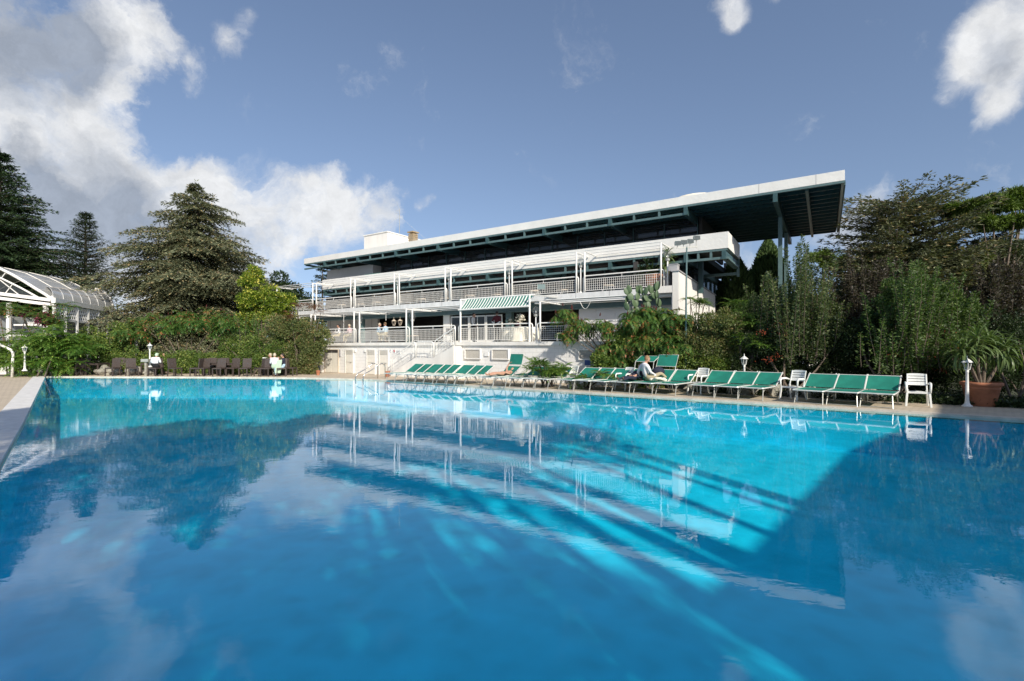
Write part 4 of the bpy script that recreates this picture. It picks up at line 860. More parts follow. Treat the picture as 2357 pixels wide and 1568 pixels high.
# ------------------------------------------------------------------ sun loungers
def make_lounger(fab='fabric', flat=False, canopy=None):
    t_ = thing('sun_lounger', '', 'sun lounger', (0, 0, 0), 'green sun loungers along the pool', local=True)
    w, ls, zs = .84, 1.22, .42; r = .022
    mb = MB(); mb.tube([(0, ls + .1, zs), (0, .02, zs), (.02, 0, zs), (w - .02, 0, zs), (w, .02, zs), (w, ls + .1, zs)], r, 6); mb.tube([(0, ls, zs), (w, ls, zs)], .016, 6); mb.build('seat_frame', 'alu', t_)
    mb = MB(); n_ = 8
    vs = [(.015 + (w - .03) * a, .03 + (ls - .04) * j / n_, zs + .012 - .022 * math.sin(math.pi * a) * math.sin(math.pi * j / n_) ** .5) for j in range(n_ + 1) for a in (0, .25, .5, .75, 1)]
    mb.add(vs, [(j * 5 + i, j * 5 + i + 1, j * 5 + i + 6, j * 5 + i + 5) for j in range(n_) for i in range(4)]); mb.build('seat_fabric', fab, t_, smooth=True)
    a_ = R(5 if flat else 33); lb = .78; dy, dz = math.cos(a_), math.sin(a_); y0 = ls + .02
    bk = lambda x, q, o_=0: (x, y0 + dy * q - dz * o_, zs + .02 + dz * q + dy * o_)
    mb = MB(); mb.tube([bk(0, 0), bk(0, lb), bk(.0, lb + .02)], r, 6); mb.tube([bk(w, 0), bk(w, lb), bk(w, lb + .02)], r, 6); mb.tube([bk(0, lb - .02), bk(w, lb - .02)], .018, 6)
    for x in (0, w): mb.bar(bk(x - .03, lb - .05), bk(x + .03, lb - .05), .05, .03)
    mb.build('backrest_frame', 'alu', t_)
    mb = MB(); vs = [bk(.02 + (w - .04) * a, .02 + (lb - .06) * j / 5, .012 - .03 * math.sin(math.pi * a) * math.sin(math.pi * j / 5) ** .5) for j in range(6) for a in (0, .25, .5, .75, 1)]
    mb.add(vs, [(j * 5 + i, j * 5 + i + 1, j * 5 + i + 6, j * 5 + i + 5) for j in range(5) for i in range(4)]); mb.build('backrest_fabric', fab, t_, smooth=True)
    for x in (.06, w - .06):
        for y, dy_ in ((.20, -.14), (1.28, .20)):
            mb = MB(); mb.tube([(x, y, zs - .02), (x + (-.03 if x < .4 else .03), y + dy_, 0)], .017, 6); mb.build('leg', 'alugrey', t_)
    mb = MB()
    for y, dy_ in ((.20, -.14), (1.28, .20)): mb.tube([(.03, y + dy_ * .93, .03), (w - .03, y + dy_ * .93, .03)], .013, 5)
    for x in (.06, w - .06): mb.tube([(x, .42, zs - .02), (x, .12, .22)], .010, 5); mb.tube([(x, 1.0, zs - .02), (x, 1.38, .24)], .010, 5)
    mb.tube([bk(.05, .5), (.05, 1.55, .1)], .010, 5); mb.tube([bk(w - .05, .5), (w - .05, 1.55, .1)], .010, 5)
    mb.build('cross_brace', 'alugrey', t_, kind='stuff')
    if canopy is not None:
        ca, up = canopy; p0 = Vector(bk(w / 2, lb)); d = Vector((0, math.cos(ca), math.sin(ca))); L_ = .52; base_ = p0 + Vector((0, .0, up))
        mb = MB(); c4 = [base_ + Vector((-w / 2, 0, 0)), base_ + Vector((w / 2, 0, 0)), base_ + Vector((w / 2, 0, 0)) + d * L_, base_ + Vector((-w / 2, 0, 0)) + d * L_]
        mb.tube(c4 + [c4[0]], .014, 5); mb.tube([bk(0, lb - .1), c4[0]], .012, 5); mb.tube([bk(w, lb - .1), c4[1]], .012, 5); cf = mb.build('sunshade_frame', 'alu', t_)
        mb = MB(); q = d.cross(Vector((1, 0, 0))) * .006; mb.hexa([c - q for c in c4] + [c + q for c in c4]); mb.build('sunshade_fabric', fab, cf)
    return t_
LX = [(885, 16.95), (1276, 17.75), (1589, 17.9), (1824, 17.6), (2000, 17.55)]
def front(x):
    for (a, ca), (b, cb_) in zip(LX, LX[1:]):
        if x <= b: c = ca + (cb_ - ca) * (x - a) / (b - a); break
    a = (x - 1178.5) / 1107.; D = c / (.8377 + .5461 * a); return Vector((a * D, D, 0))
lrot = R(-45)
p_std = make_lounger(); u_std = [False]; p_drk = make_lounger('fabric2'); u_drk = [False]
lab = {885: 'green sun lounger at the far left end of the pool row', 904: 'green sun lounger, second from the far left end of the row', 930: 'green sun lounger, third from the far left of the row', 949: 'green sun lounger, fourth from the far left of the row',
       969: 'green sun lounger, fifth from the far left of the row', 1000: 'green sun lounger, first of three left of the sunbather', 1020: 'green sun lounger, middle of three left of the sunbather', 1041: 'green sun lounger just left of the sunbather',
       1169: 'green sun lounger in front of the fern bush, left of two darker ones', 1196: 'darker blue green sun lounger, left of the darker pair by the fern bush', 1224: 'darker blue green sun lounger beside the first white plastic chair',
       1282: 'green sun lounger right of the first white plastic chair', 1317: 'green sun lounger, second right of the first white plastic chair', 1352: 'green sun lounger beside the second white plastic chair, behind brown shoes',
       1505: 'green sun lounger right of the seated man, tree shadow on its back', 1589: 'green sun lounger right of the third plastic chair, left of its trio', 1641: 'green sun lounger in the middle of the trio before the short lamp post', 1695: 'green sun lounger left of the fourth plastic chair',
       1824: 'green sun lounger right of the fourth plastic chair, left of the nearest trio', 1898: 'green sun lounger in the middle of the nearest trio', 1975: 'green sun lounger at the right end of the row, nearest the camera'}
lr = random.Random(5)
for x, lb_ in lab.items():
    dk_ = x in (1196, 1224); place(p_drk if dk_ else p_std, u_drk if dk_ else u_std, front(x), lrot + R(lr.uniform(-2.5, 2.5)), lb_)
def special(x, label, **k):
    o = make_lounger(**k); o['label'] = label; o.location = front(x); o.rotation_euler = (0, 0, lrot); return o
l_sun = special(1103, 'green sun lounger with raised sunshade on which the sunbather lies', canopy=(R(75), .06))
special(1131, 'green sun lounger lying flat between sunbather and fern bush', flat=True)
l_comp = special(1404, 'green sun lounger under the person in dark trousers', canopy=(R(25), .30))
l_man = special(1454, 'green sun lounger with wide raised sunshade on which the man sits', canopy=(R(62), .12))
# ------------------------------------------------------------------ white plastic armchairs
pc = thing('plastic_chair', '', 'chair', (0, 0, 0), 'white plastic armchairs by the pool', local=True)
# faces -y (towards the pool)
mb = MB(); vs = [(x, y, .42 + .012 * math.cos(x * 9) - .02 * math.sin((y + .25) * 6)) for y in (-.26, -.24, -.1, .05, .2) for x in (-.25, -.12, 0, .12, .25)]
k5 = len(vs); vs2 = [(x, y, z - .022) for x, y, z in vs]; fs = [(j * 5 + i, j * 5 + i + 1, j * 5 + i + 6, j * 5 + i + 5) for j in range(4) for i in range(4)]
mb.add(vs + vs2, fs + [tuple(k5 + i for i in reversed(f)) for f in fs] + [(i, k5 + i, k5 + i + 1, i + 1) for i in range(4)] + [(0, 5, k5 + 5, k5)] * 0); mb.bar((-.26, -.25, .40), (.26, -.25, .40), .03, .05); mb.build('seat', 'plastic', pc, smooth=False)
def bkp(x, q): return Vector((x, .20 + .16 * q + .03 * (1 - (x / .25) ** 2), .44 + .48 * q))
for k, (q0, q1) in enumerate(((.30, .50), (.535, .66), (.695, .82), (.855, 1.0))):
    mb = MB(); xs = np.linspace(-.235, .235, 7); tp = [(0, 0), (0, 0)]
    a = [bkp(x, q0) for x in xs]; b = [bkp(x, q1 - (.035 * (abs(x) / .235) ** 3 if k == 3 else 0)) for x in xs]; t3 = Vector((0, .018, 0))
    A_ = a + b + [v + t3 for v in a] + [v + t3 for v in b]
    mb.add(A_, [(i, i + 1, 8 + i, 7 + i) for i in range(6)] + [(14 + i, 21 + i, 22 + i, 15 + i) for i in range(6)] + [(7 + i, 8 + i, 22 + i, 21 + i) for i in range(6)] + [(i, 14 + i, 15 + i, i + 1) for i in range(6)]); mb.build('back_slat', 'plastic', pc)
for sx_ in (-1, 1):
    mb = MB(); mb.bar(bkp(.245 * sx_, -.05), bkp(.235 * sx_, .97), .035, .03); mb.build('back_stile', 'plastic', pc, bevel=.006)
    mb = MB(); mb.tube([(.29 * sx_, -.27, .40), (.30 * sx_, -.27, .60), (.30 * sx_, -.22, .655), (.30 * sx_, .05, .66), (.27 * sx_, .24, .62)], [.028, .030, .034, .034, .022], 7); mb.build('armrest', 'plastic', pc, smooth=True)
    mb = MB(); mb.bar((.27 * sx_, -.25, .43), (.305 * sx_, -.31, 0), .055, .045); mb.build('leg', 'plastic', pc, bevel=.008)
    mb = MB(); mb.bar((.24 * sx_, .20, .46), (.275 * sx_, .33, 0), .05, .045); mb.build('leg', 'plastic', pc, bevel=.008)
up_ = [False]
for x, y, rz, lb_, s_ in ((1311, 892, -55, 'white plastic armchair behind the darker sun loungers, far left of its kind', 1.), (1438, 898, -55, 'white plastic armchair left of the seated man', .98), (1608, 906, -55, 'white plastic armchair right of the seated man', 1.02),
                          (1826, 920, -60, 'white plastic armchair between the two nearest trios of loungers', 1.04), (2112, 935, -36, 'white plastic armchair standing alone at the right end of the row', 1.02)):
    place(pc, up_, at(x, y, 0), R(rz), lb_, (s_ * .92, s_ * .92, s_ * 1.03))
# ------------------------------------------------------------------ brown rattan chairs and tables on the far deck
wc = thing('rattan_chair', '', 'chair', (0, 0, 0), 'brown rattan chairs on the far deck', local=True)
mb = MB(); mb.box(-.24, .24, -.25, .22, .40, .47); mb.build('seat', 'wicker', wc, bevel=.02)
mb = MB(); mb.hexa([(-.24, .19, .47), (.24, .19, .47), (.24, .235, .47), (-.24, .235, .47), (-.245, .25, .99), (.245, .25, .99), (.245, .29, .97), (-.245, .29, .97)]); mb.build('backrest', 'wicker', wc, bevel=.012)
for sx_ in (-1, 1):
    mb = MB(); mb.bar((.215 * sx_, -.225, .40), (.215 * sx_, -.235, 0), .045); mb.build('leg', 'wicker', wc)
    mb = MB(); mb.bar((.215 * sx_, .20, .40), (.22 * sx_, .27, 0), .045); mb.build('leg', 'wicker', wc)
rt = thing('rattan_table', '', 'table', (0, 0, 0), 'brown rattan tables on the far deck', local=True)
mb = MB(); mb.box(-.45, .45, -.45, .45, .72, .75); mb.build('table_top', 'wicker', rt, bevel=.008); mb = MB(); mb.box(-.42, .42, -.42, .42, .64, .717); mb.build('apron', 'wicker', rt)
for sx_ in (-1, 1):
    for sy_ in (-1, 1): mb = MB(); mb.box(min(.36 * sx_, .43 * sx_), max(.36 * sx_, .43 * sx_), min(.36 * sy_, .43 * sy_), max(.36 * sy_, .43 * sy_), 0, .638); mb.build('leg', 'wicker', rt)
def sx3(z, zoom0=0): return (zoom0 + z / 2.8) / 1.6292
uw, ut = [False], [False]
g1 = 'far left table'; fx = lambda z, y=865.5: at(sx3(z), y, 0); fx2 = lambda z, y=866: at(sx3(z, 600), y, 0)
for p, rz, lb_ in ((fx(785, 865), 95, 'brown rattan chair at the far left, seen side on'), (fx(875, 864), 62, 'brown rattan chair left of the far left table'), (fx(1182, 865.5), 178, 'brown rattan chair with its back to the pool at the far left table'),
                   (fx(1240, 862), 200, 'brown rattan chair half hidden behind the far left table'), (fx(1390, 865.5), 55 + 180, 'brown rattan chair turned towards the pool between two left tables'), (fx(1628, 866), 178, 'brown rattan chair left of the man in the cap, back to the pool'), (fx(1836, 866), 250, 'brown rattan chair on which the man in the cap sits'),
                   (fx2(385, 866), 95, 'brown rattan chair, leftmost of the middle cluster'), (fx2(450, 866), 175, 'brown rattan chair with back to pool, left in the middle cluster'), (fx2(525, 863), 180, 'brown rattan chair deep in the middle cluster'), (fx2(620, 866.4), 180, 'brown rattan chair with back to pool in the centre of the middle cluster'),
                   (fx2(700, 862.5), 10, 'brown rattan chair behind the middle table'), (fx2(765, 865.5), 170, 'brown rattan chair right of the middle table'), (fx2(893, 866.4), 183, 'brown rattan chair, rightmost of the middle cluster'),
                   (fx2(1055, 866), 150, 'brown rattan chair left of the three people, seen from behind'), (fx2(1120, 866.6), 178, 'brown rattan chair with back to pool left of the three people'), (fx2(1280, 866.4), 200, 'brown rattan chair on which the woman in pale green sits'), (fx2(1375, 865), 265, 'brown rattan chair on which the dark haired woman sits')):
    place(wc, uw, p, R(rz + 180), lb_, (1.08, 1.08, 1.08))
for p, lb_ in ((fx(1025, 863.5), 'brown rattan table at the far left end of the deck'), (fx(1600, 863), 'brown rattan table beside the man in the cap'), (fx2(580, 863.5), 'brown rattan table, left one of the middle cluster'), (fx2(730, 864), 'brown rattan table, right one of the middle cluster'), (fx2(1195, 863.5), 'brown rattan table where the three people sit')):
    place(rt, ut, p, R(lr.uniform(-4, 4)), lb_)
# ------------------------------------------------------------------ short white lamp posts
lp = thing('garden_lamp', '', 'lamp', (0, 0, 0), 'short white lantern posts in the garden', local=True)
mb = MB(); mb.lathe([(.13, 0), (.13, .04), (.085, .07), (.06, .13), (.05, .2), (.042, .6), (.036, 1.02), (.05, 1.04), (.03, 1.06), (.05, 1.09)], (0, 0, 0), 12); mb.build('post', 'pipe', lp, smooth=True)
mb = MB(); mb.lathe([(.05, 0), (.075, .02), (.075, .03)], (0, 0, 1.09), 6)
for k in range(6): a = k * math.pi / 3; mb.bar((.065 * math.cos(a), .065 * math.sin(a), 1.11), (.10 * math.cos(a), .10 * math.sin(a), 1.32), .012)
mb.build('lantern_cage', 'pipe', lp); mb = MB(); mb.lathe([(.055, 0), (.09, .21)], (0, 0, 1.115), 6, False); mb.build('lantern_pane', 'clearglass', lp)
mb = MB(); mb.lathe([(.15, 0), (.13, .02), (.05, .09), (.02, .11), (.012, .18), (.004, .2)], (0, 0, 1.32), 6); mb.build('lantern_roof', 'pipe', lp)
ul_ = [False]
for p, lb_, s_ in ((at(2226, 937, 0), 'white lantern post at the pool edge left of the big terracotta pot', 1.0), (at(1713, 908, 0), 'white lantern post behind the trio of loungers before the dark bushes', 1.0), (at(1369, 884, 0) , 'white lantern post in front of the white wall near the first armchairs', 1.),
                   (ad(1968, 833, 18.5), 'white lantern post high up among the dark bushes on the right', 1.), (ad(57, 842, 27.5) - Vector((0, 0, .3)), 'white lantern post in the ferny bush at the far left', 1.), (ad(345, 838, 29.5) - Vector((0, 0, .2)), 'white lantern on a pedestal left of the man in the cap', 1.), (ad(314, 825, 33) - Vector((0, 0, .1)), 'small white lantern half hidden in the hedge left of the cap man', .9)):
    place(lp, ul_, Vector((p.x, p.y, max(p.z, 0))), lr.random(), lb_, (s_, s_, s_))
pd = ad(345, 858, 29.5); pt_ = thing('pedestal', 'white box pedestal beside the rattan table on the left', 'pedestal', (pd.x, pd.y - .3, 0)); mb = MB(); mb.box(pd.x - .22, pd.x + .22, pd.y - .45, pd.y - .15, .85, 1.02); mb.build('top_box', 'alugrey', pt_); mb = MB(); mb.box(pd.x - .06, pd.x + .06, pd.y - .36, pd.y - .24, 0, .849); mb.build('stand', 'stone', pt_)
# ------------------------------------------------------------------ terracotta pots
def pot(label, loc, r, h, cat='plant pot'):
    t_ = thing('terracotta_pot', label, cat, loc, None, local=True); mb = MB()
    mb.lathe([(r * .66, 0), (r * .68, .02), (r * .88, h * .72), (r * .90, h * .73), (r * .90, h * .76), (r * .88, h * .77), (r * .93, h * .84), (r * 1.02, h * .87), (r * 1.03, h * .97), (r * .97, h), (r * .88, h), (r * .86, h * .9)], (0, 0, 0), 28); mb.build('pot_body', 'terra', t_, smooth=True)
    mb = MB(); mb.lathe([(.01, 0), (r * .86, 0)], (0, 0, h * .9), 24); mb.build('soil', 'soil', t_); return t_
yp = at(2293, 938.5, 0); yp.y += .45
pot('large terracotta pot at the right edge of the pool deck holding the yucca', yp, .48, .72)
pot('small terracotta pot in front of the wing wall left of the double door', at(732, 864, 0), .13, .30); pot('small terracotta pot beneath the first sun lounger by the white wall', at(892, 868, 0), .16, .34)
pot('terracotta pot behind the railing at the right end of the upper terrace', B(-7.1, 23.7, 4.58), .42, .75)
def bladeplant(name, label, heads, trunks, Ln, wd, nl, m='yucca', elr=(-.7, 1.45), seed=2, droop=.9):
    """crowns of long narrow arching leaves, every leaf an object"""
    b = trunks[0][0]; t_ = thing(name, label, 'plant', b); rr = random.Random(seed)
    for path in trunks: mb = MB(); mb.tube(path, [.05 - .015 * k / len(path) for k in range(len(path))], 7); mb.build('stem', 'bark', t_)
    protos = []
    for v_ in range(3):
        mb = MB(); k = 6; vs = []; e = 0.; p = Vector((0, 0, 0)); cv = droop * (.6 + .5 * v_)
        for i in range(k + 1):
            q = i / k; w2 = wd * (.45 + .75 * math.sin(min(q * 1.9 + .25, 3.0))) * (1 - q ** 4) * .5 + .001; vs += [(p.x, -w2, p.z), (p.x, 0, p.z - w2 * .35), (p.x, w2, p.z)]; e -= cv / k * (.4 + 1.2 * q); p = p + Vector((math.cos(e), 0, math.sin(e))) * Ln / k
        mb.add(vs, [(i * 3 + j, i * 3 + j + 1, i * 3 + j + 4, i * 3 + j + 3) for i in range(k) for j in range(2)]); protos.append(mb)
    ms_ = [None] * 3
    for hd in heads:
        for i in range(nl):
            v_ = rr.randrange(3)
            if ms_[v_] is None: o = protos[v_].build('leaf', m, t_, smooth=True); pass
            else: o = ms_[v_].copy(); C.objects.link(o)
            if ms_[v_] is None:
                off = Vector(OFF[t_.name]); 
                for vv in o.data.vertices: vv.co += off
                ms_[v_] = o
            az = i * 2.4 + rr.uniform(-.2, .2); q = (i + .5) / nl; el = elr[1] - (elr[1] - elr[0]) * q ** .8
            o.location = Vector(hd) + Vector((0, 0, -.25 * q)) - Vector(OFF[t_.name]); o.rotation_euler = (rr.uniform(-.2, .2), -el, az); s_ = rr.uniform(.75, 1.15) * (.75 + .4 * math.sin(q * 3)); o.scale = (s_, s_, s_)
    return t_
y0 = yp + Vector((0, 0, .66))
bladeplant('yucca_plant', 'tall yucca with drooping sword leaves growing in the big terracotta pot', [y0 + Vector(v) for v in ((-.12, 0, 1.42), (.35, .1, 1.3), (-.5, .05, 1.15), (.6, -.1, 1.1))],
           [[y0 + Vector((0, 0, -.1)), y0 + Vector((-.1, 0, .5)), y0 + Vector((-.12, 0, 1.4))], [y0 + Vector((.05, 0, -.1)), y0 + Vector((.2, .1, .5)), y0 + Vector((.35, .1, 1.27))], [y0 + Vector((-.05, 0, -.1)), y0 + Vector((-.3, 0, .5)), y0 + Vector((-.5, .05, 1.13))],
            [y0 + Vector((.1, 0, -.1)), y0 + Vector((.45, 0, .5)), y0 + Vector((.6, -.1, 1.08))]], .80, .05, 70, droop=1.3)
q0 = B(-6.55, 24.1, 5.2)
bladeplant('yucca_plant', 'bright yucca above the terrace corner beside the white side wall', [q0 + Vector((0, 0, 1.25)), q0 + Vector((-.1, 0, .75))], [[q0, q0 + Vector((.08, 0, .7)), q0 + Vector((0, 0, 1.2))]], .52, .06, 40, seed=6, droop=1.0)
q1 = B(-7.5, 23.9, 5.2)
bladeplant('palm_plant', 'dark fan palm in the terracotta pot on the upper terrace', [q1 + Vector((0, 0, .75)), q1 + Vector((.25, 0, .5)), q1 + Vector((-.3, 0, .45))], [[q1, q1 + Vector((0, 0, .7))]], .5, .07, 36, 'oak', seed=8, droop=.8)
mb = MB(); wp = thing('planter', 'pale square planter on top of the side wall corner', 'planter', B(-6.0, 23.0, 5.31)); mb.bbox(-6.15, -5.75, 22.8, 23.2, 5.312, 5.58); mb.build('planter_box', 'blind', wp); mb = MB(); mb.bbox(-6.17, -5.73, 22.78, 23.22, 5.582, 5.62); mb.build('planter_rim', 'blind', wp)
# ------------------------------------------------------------------ floodlight mast, pool ladder, signs, floodlight
fm = ad(1578, 1381 / 1.6292, 19.6); fb_ = Vector((fm.x, fm.y, 0)); fl = thing('floodlight_mast', 'slim green mast with four floodlights rising from the shrubs', 'light mast', fb_); tz = 5.85
mb = MB(); mb.tube([fb_, fb_ + Vector((.02, 0, tz * .55)), fb_ + Vector((.05, 0, tz))], [.05, .04, .03], 8); mb.build('pole', 'green2', fl, smooth=True)
tp_ = fb_ + Vector((.05, 0, tz)); mb = MB(); mb.bar(tp_ + Vector((-.42, 0, -.05)), tp_ + Vector((.42, 0, .0)), .035); mb.build('cross_arm', 'alugrey', fl)
for dx, dz in ((-.38, .12), (-.14, .16), (.12, .20), (.38, .34)):
    mb = MB(); c = tp_ + Vector((dx, 0, dz)); mb.hexa([c + Vector(v) for v in ((-.13, -.12, -.07), (.13, -.12, -.07), (.09, .1, -.05), (-.09, .1, -.05), (-.13, -.10, .10), (.13, -.10, .10), (.09, .1, .07), (-.09, .1, .07))]); h_ = mb.build('floodlight', 'green2', fl)
    mb = MB(); mb.bar(c + Vector((0, -.02, -.07)), c + Vector((0, 0, -.07 - dz)), .02); mb.build('lamp_bracket', 'alugrey', fl); mb = MB(); mb.hexa([c + Vector(v) for v in ((-.12, -.13, -.06), (.12, -.13, -.06), (.12, -.122, -.06), (-.12, -.122, -.06), (-.12, -.112, .09), (.12, -.112, .09), (.12, -.104, .09), (-.12, -.104, .09))]); mb.build('lens', 'clearglass', h_)
f2 = thing('floodlight', 'grey green floodlight fixed above the right end of the striped awning', 'floodlight', B(-12.55, 22.0, 4.4)); c = B(-12.45, 21.9, 4.9)
mb = MB(); mb.hexa([c + Vector(v) for v in ((-.2, -.1, -.13), (.2, -.1, -.13), (.16, .08, -.1), (-.16, .08, -.1), (-.2, -.06, .13), (.2, -.06, .13), (.16, .1, .1), (-.16, .1, .1))]); mb.build('lamp_housing', 'green2', f2); mb = MB(); mb.tube([c + Vector((0, 0, -.1)), c + Vector((-.1, 0, -.5))], .02, 6); mb.build('bracket', 'alugrey', f2)
ld = thing('pool_ladder', 'curved steel handrails of the pool ladder in front of the white doors', 'pool ladder', at(1375 / 1.6292, 872.5, 0)); q = at(1378 / 1.6292, 872.5, 0)
for k, off in enumerate((Vector((-.33, 0, 0)), Vector((.10, -.05, 0)))):
    p = q + off; mb = MB(); d = Vector((.78, .35, 0)); 
    mb.tube([p + Vector((-.22, -.32, -.9)), p + Vector((-.22, -.32, .12)), p + Vector((-.12, -.27, .32)), p + d * .15 + Vector((0, 0, .48)), p + d * .6 + Vector((0, 0, .78)), p + d * .82 + Vector((0, 0, .84)), p + d * 1.0 + Vector((0, 0, .74)), p + d * 1.02 + Vector((0, 0, 0))], .026, 8); mb.build('handrail', 'chrome', ld, smooth=True)
def plate(name, label, s0, s1, z0, z1, cat='sign', deco=None):
    g_ = thing(name, label, cat, B(s0, 20.88, z0)); mb = MB(); mb.bbox(s0, s1, 20.875, 20.893, z0, z1); mb.build('plate', 'signwhite', g_); return g_
g_ = plate('sign', 'small white prohibition sign with red ring left of the stairs', -22.36, -22.18, 1.38, 1.60); mb = MB(); a_ = np.linspace(0, 6.28, 17)
mb.tube([B(-22.27 + .065 * math.cos(a), 20.868, 1.50 + .065 * math.sin(a)) for a in a_], .009, 4); mb.bar(B(-22.31, 20.868, 1.545), B(-22.23, 20.868, 1.455), .014); mb.build('red_ring', 'red', g_); mb = MB(); mb.bbox(-22.31, -22.23, 20.866, 20.872, 1.40, 1.415); mb.bar(B(-22.285, 20.87, 1.47), B(-22.285, 20.87, 1.53), .012); mb.build('pictogram', 'signgrey', g_)
g_ = plate('sign', 'small white sign with dark pictogram beside the prohibition sign', -22.70, -22.55, 1.42, 1.60); mb = MB(); mb.bar(B(-22.66, 20.87, 1.46), B(-22.60, 20.87, 1.56), .03); mb.bbox(-22.67, -22.58, 20.866, 20.872, 1.55, 1.57); mb.build('pictogram', 'signgrey', g_)
for s0, z0, z1, lb_ in ((-22.1, 1.28, 1.56, 'white notice board with rows of grey print above the stair wall'), (-21.98, .95, 1.2, 'lower white notice with grey print above the stair wall')):
    g_ = plate('notice', lb_, s0, s0 + .36, z0, z1, 'notice'); mb = MB()
    for r_ in range(6):
        for c__ in range(5): a = s0 + .03 + c__ * .062; mb.bbox(a, a + .045, 20.868, 20.872, z0 + .03 + r_ * .037, z0 + .047 + r_ * .037)
    mb.build('print', 'signgrey', g_)
g_ = thing('table_sign', 'small blue board on a stand before the right louvred window', 'board', B(-9.2, 20.5, .9)); mb = MB(); mb.bbox(-9.35, -9.05, 20.5, 20.53, .92, 1.16); mb.build('board', 'navy2', g_); mb = MB(); mb.tube([B(-9.2, 20.53, 0), B(-9.2, 20.53, .92)], .02, 6); mb.build('stand', 'alugrey', g_)
# ------------------------------------------------------------------ terrace furniture
def terrace_table(label, s, c, r=.62, cloth=True):
    g_ = thing('draped_table', label, 'table', B(s, c, 2.03)); mb = MB(); p = B(s, c, 2.03); n_ = 36; vs = []
    for k, (rr_, z) in enumerate(((.02, .775), (r, .775), (r * 1.03, .74), (r * 1.12, .4), (r * 1.22, .02))):
        for j in range(n_): a = 2 * math.pi * j / n_; q = 1 + (.06 * math.sin(j * 2.4 + k) if k > 1 else 0) * (k - 1) / 2; vs.append(p + Vector((rr_ * q * math.cos(a), rr_ * q * math.sin(a), z)))
    mb.add(vs, [(i * n_ + j, i * n_ + (j + 1) % n_, (i + 1) * n_ + (j + 1) % n_, (i + 1) * n_ + j) for i in range(4) for j in range(n_)]); mb.build('tablecloth', 'cloth', g_, smooth=True); mb = MB(); mb.tube([p, p + Vector((0, 0, .74))], .04, 6); mb.build('leg', 'alugrey', g_)
terrace_table('round table under a pale pleated cloth at the right behind the railing', -13.4, 21.75, .72); terrace_table('round draped table left of the large one behind the railing', -14.5, 22.3, .5); terrace_table('small round draped table behind the waiter', -15.6, 22.9, .38)
def flowers(label, p, r, n_, m, vase=.35):
    g_ = thing('flower_arrangement', label, 'flowers', p); mb = MB(); mb.lathe([(.06, 0), (.09, .03), (.03, vase * .6), (.07, vase)], p, 10); mb.build('vase', 'alugrey', g_, smooth=True); c = Vector(p) + Vector((0, 0, vase + r * .5))
    rr = random.Random(4); mb = MB()
    for k in range(n_): v = Vector((rr.gauss(0, 1), rr.gauss(0, 1), rr.gauss(.3, .8))).normalized() * r * rr.uniform(.6, 1); mb.ell(c + v, .045, .045, .04, 6, 4)
    mb.build('blossom', m, g_, kind='stuff'); P = np.array([tuple(c)] * 120) + rng.normal(0, r * .5, (120, 3)); Dd = randdir(120); leaves('foliage', P, Dd, unit(np.cross(Dd, rng.normal(size=(120, 3)))), .1, .04, 'oak', g_)
flowers('large cream flower arrangement above the pale tablecloth', B(-13.95, 22.2, 2.81), .28, 60, 'flower', .32); flowers('smaller cream flower arrangement left of the large one', B(-14.75, 22.4, 2.81), .17, 30, 'flower', .25); flowers('low pink flower bunch between the cream arrangements', B(-14.3, 22.6, 2.81), .12, 20, 'pinkbloom', .18)
for s, lb_ in ((-24.9, 'left hanging lantern under the lower terrace beam'), (-24.3, 'right hanging lantern under the lower terrace beam')):
    g_ = thing('hanging_lantern', lb_, 'lantern', B(s, 23.3, 3.2), 'hanging cage lanterns'); p = B(s, 23.3, 3.2); mb = MB()
    for k in range(6): a = k * math.pi / 3; mb.bar(p + Vector((.06 * math.cos(a), .06 * math.sin(a), 0)), p + Vector((.16 * math.cos(a), .16 * math.sin(a), .32)), .014)
    mb.lathe([(.17, 0), (.04, .12)], p + Vector((0, 0, .32)), 6); mb.tube([p + Vector((0, 0, .4)), p + Vector((0, 0, .62))], .01, 4); mb.build('lantern_cage', 'beige', g_)
for i, s in enumerate((-27.9, -23.7)):
    g_ = thing('drop_rod', 'thin white rod hanging from the lower pergola, %s one' % ('left' if i == 0 else 'right'), 'rod', B(s, 21.5, 3)); mb = MB(); zb = 2.7 if i == 0 else 3.45; mb.tube([B(s, 21.5, zb), B(s, 21.5, 4.0)], .014, 5); mb.build('rod', 'pipe', g_)
cbl = thing('cable', 'white cable sagging below the right lower pergola', 'cable', B(-9.9, 21.5, 4)); mb = MB(); mb.tube([B(-10.0 + .55 * q, 21.4, 3.95 - .35 * math.sin(q * math.pi)) for q in np.linspace(0, 1, 11)], .010, 4); mb.build('wire', 'pipe', cbl)
# dark chairs and tables on the terraces, glimpsed through the railings
tcn = thing('terrace_chair', '', 'chair', (0, 0, 0), 'dark chairs on the terraces', local=True)
mb = MB(); mb.box(-.22, .22, -.22, .22, .42, .46); mb.build('seat', 'beige', tcn); mb = MB(); mb.box(-.22, .22, .2, .235, .47, .9); mb.build('backrest', 'dark', tcn)
for sx_ in (-1, 1):
    for sy_ in (-1, 1): mb = MB(); mb.bar((.2 * sx_, .2 * sy_, .42), (.21 * sx_, .22 * sy_, 0), .03); mb.build('leg', 'alugrey', tcn)
uc = [False]
for i, s in enumerate((-31.5, -29.8, -27.6, -25.9, -23.1, -21.4, -18.9, -17.2, -14.2, -12.6, -9.6, -8.3)):
    place(tcn, uc, B(s, 24.1 + .5 * (i % 2), 4.58), lr.uniform(0, 6), 'dark chair behind the %s bay of the upper terrace railing, %s of the two' % (ordn[1 + i // 2], ('left', 'right')[i % 2]))
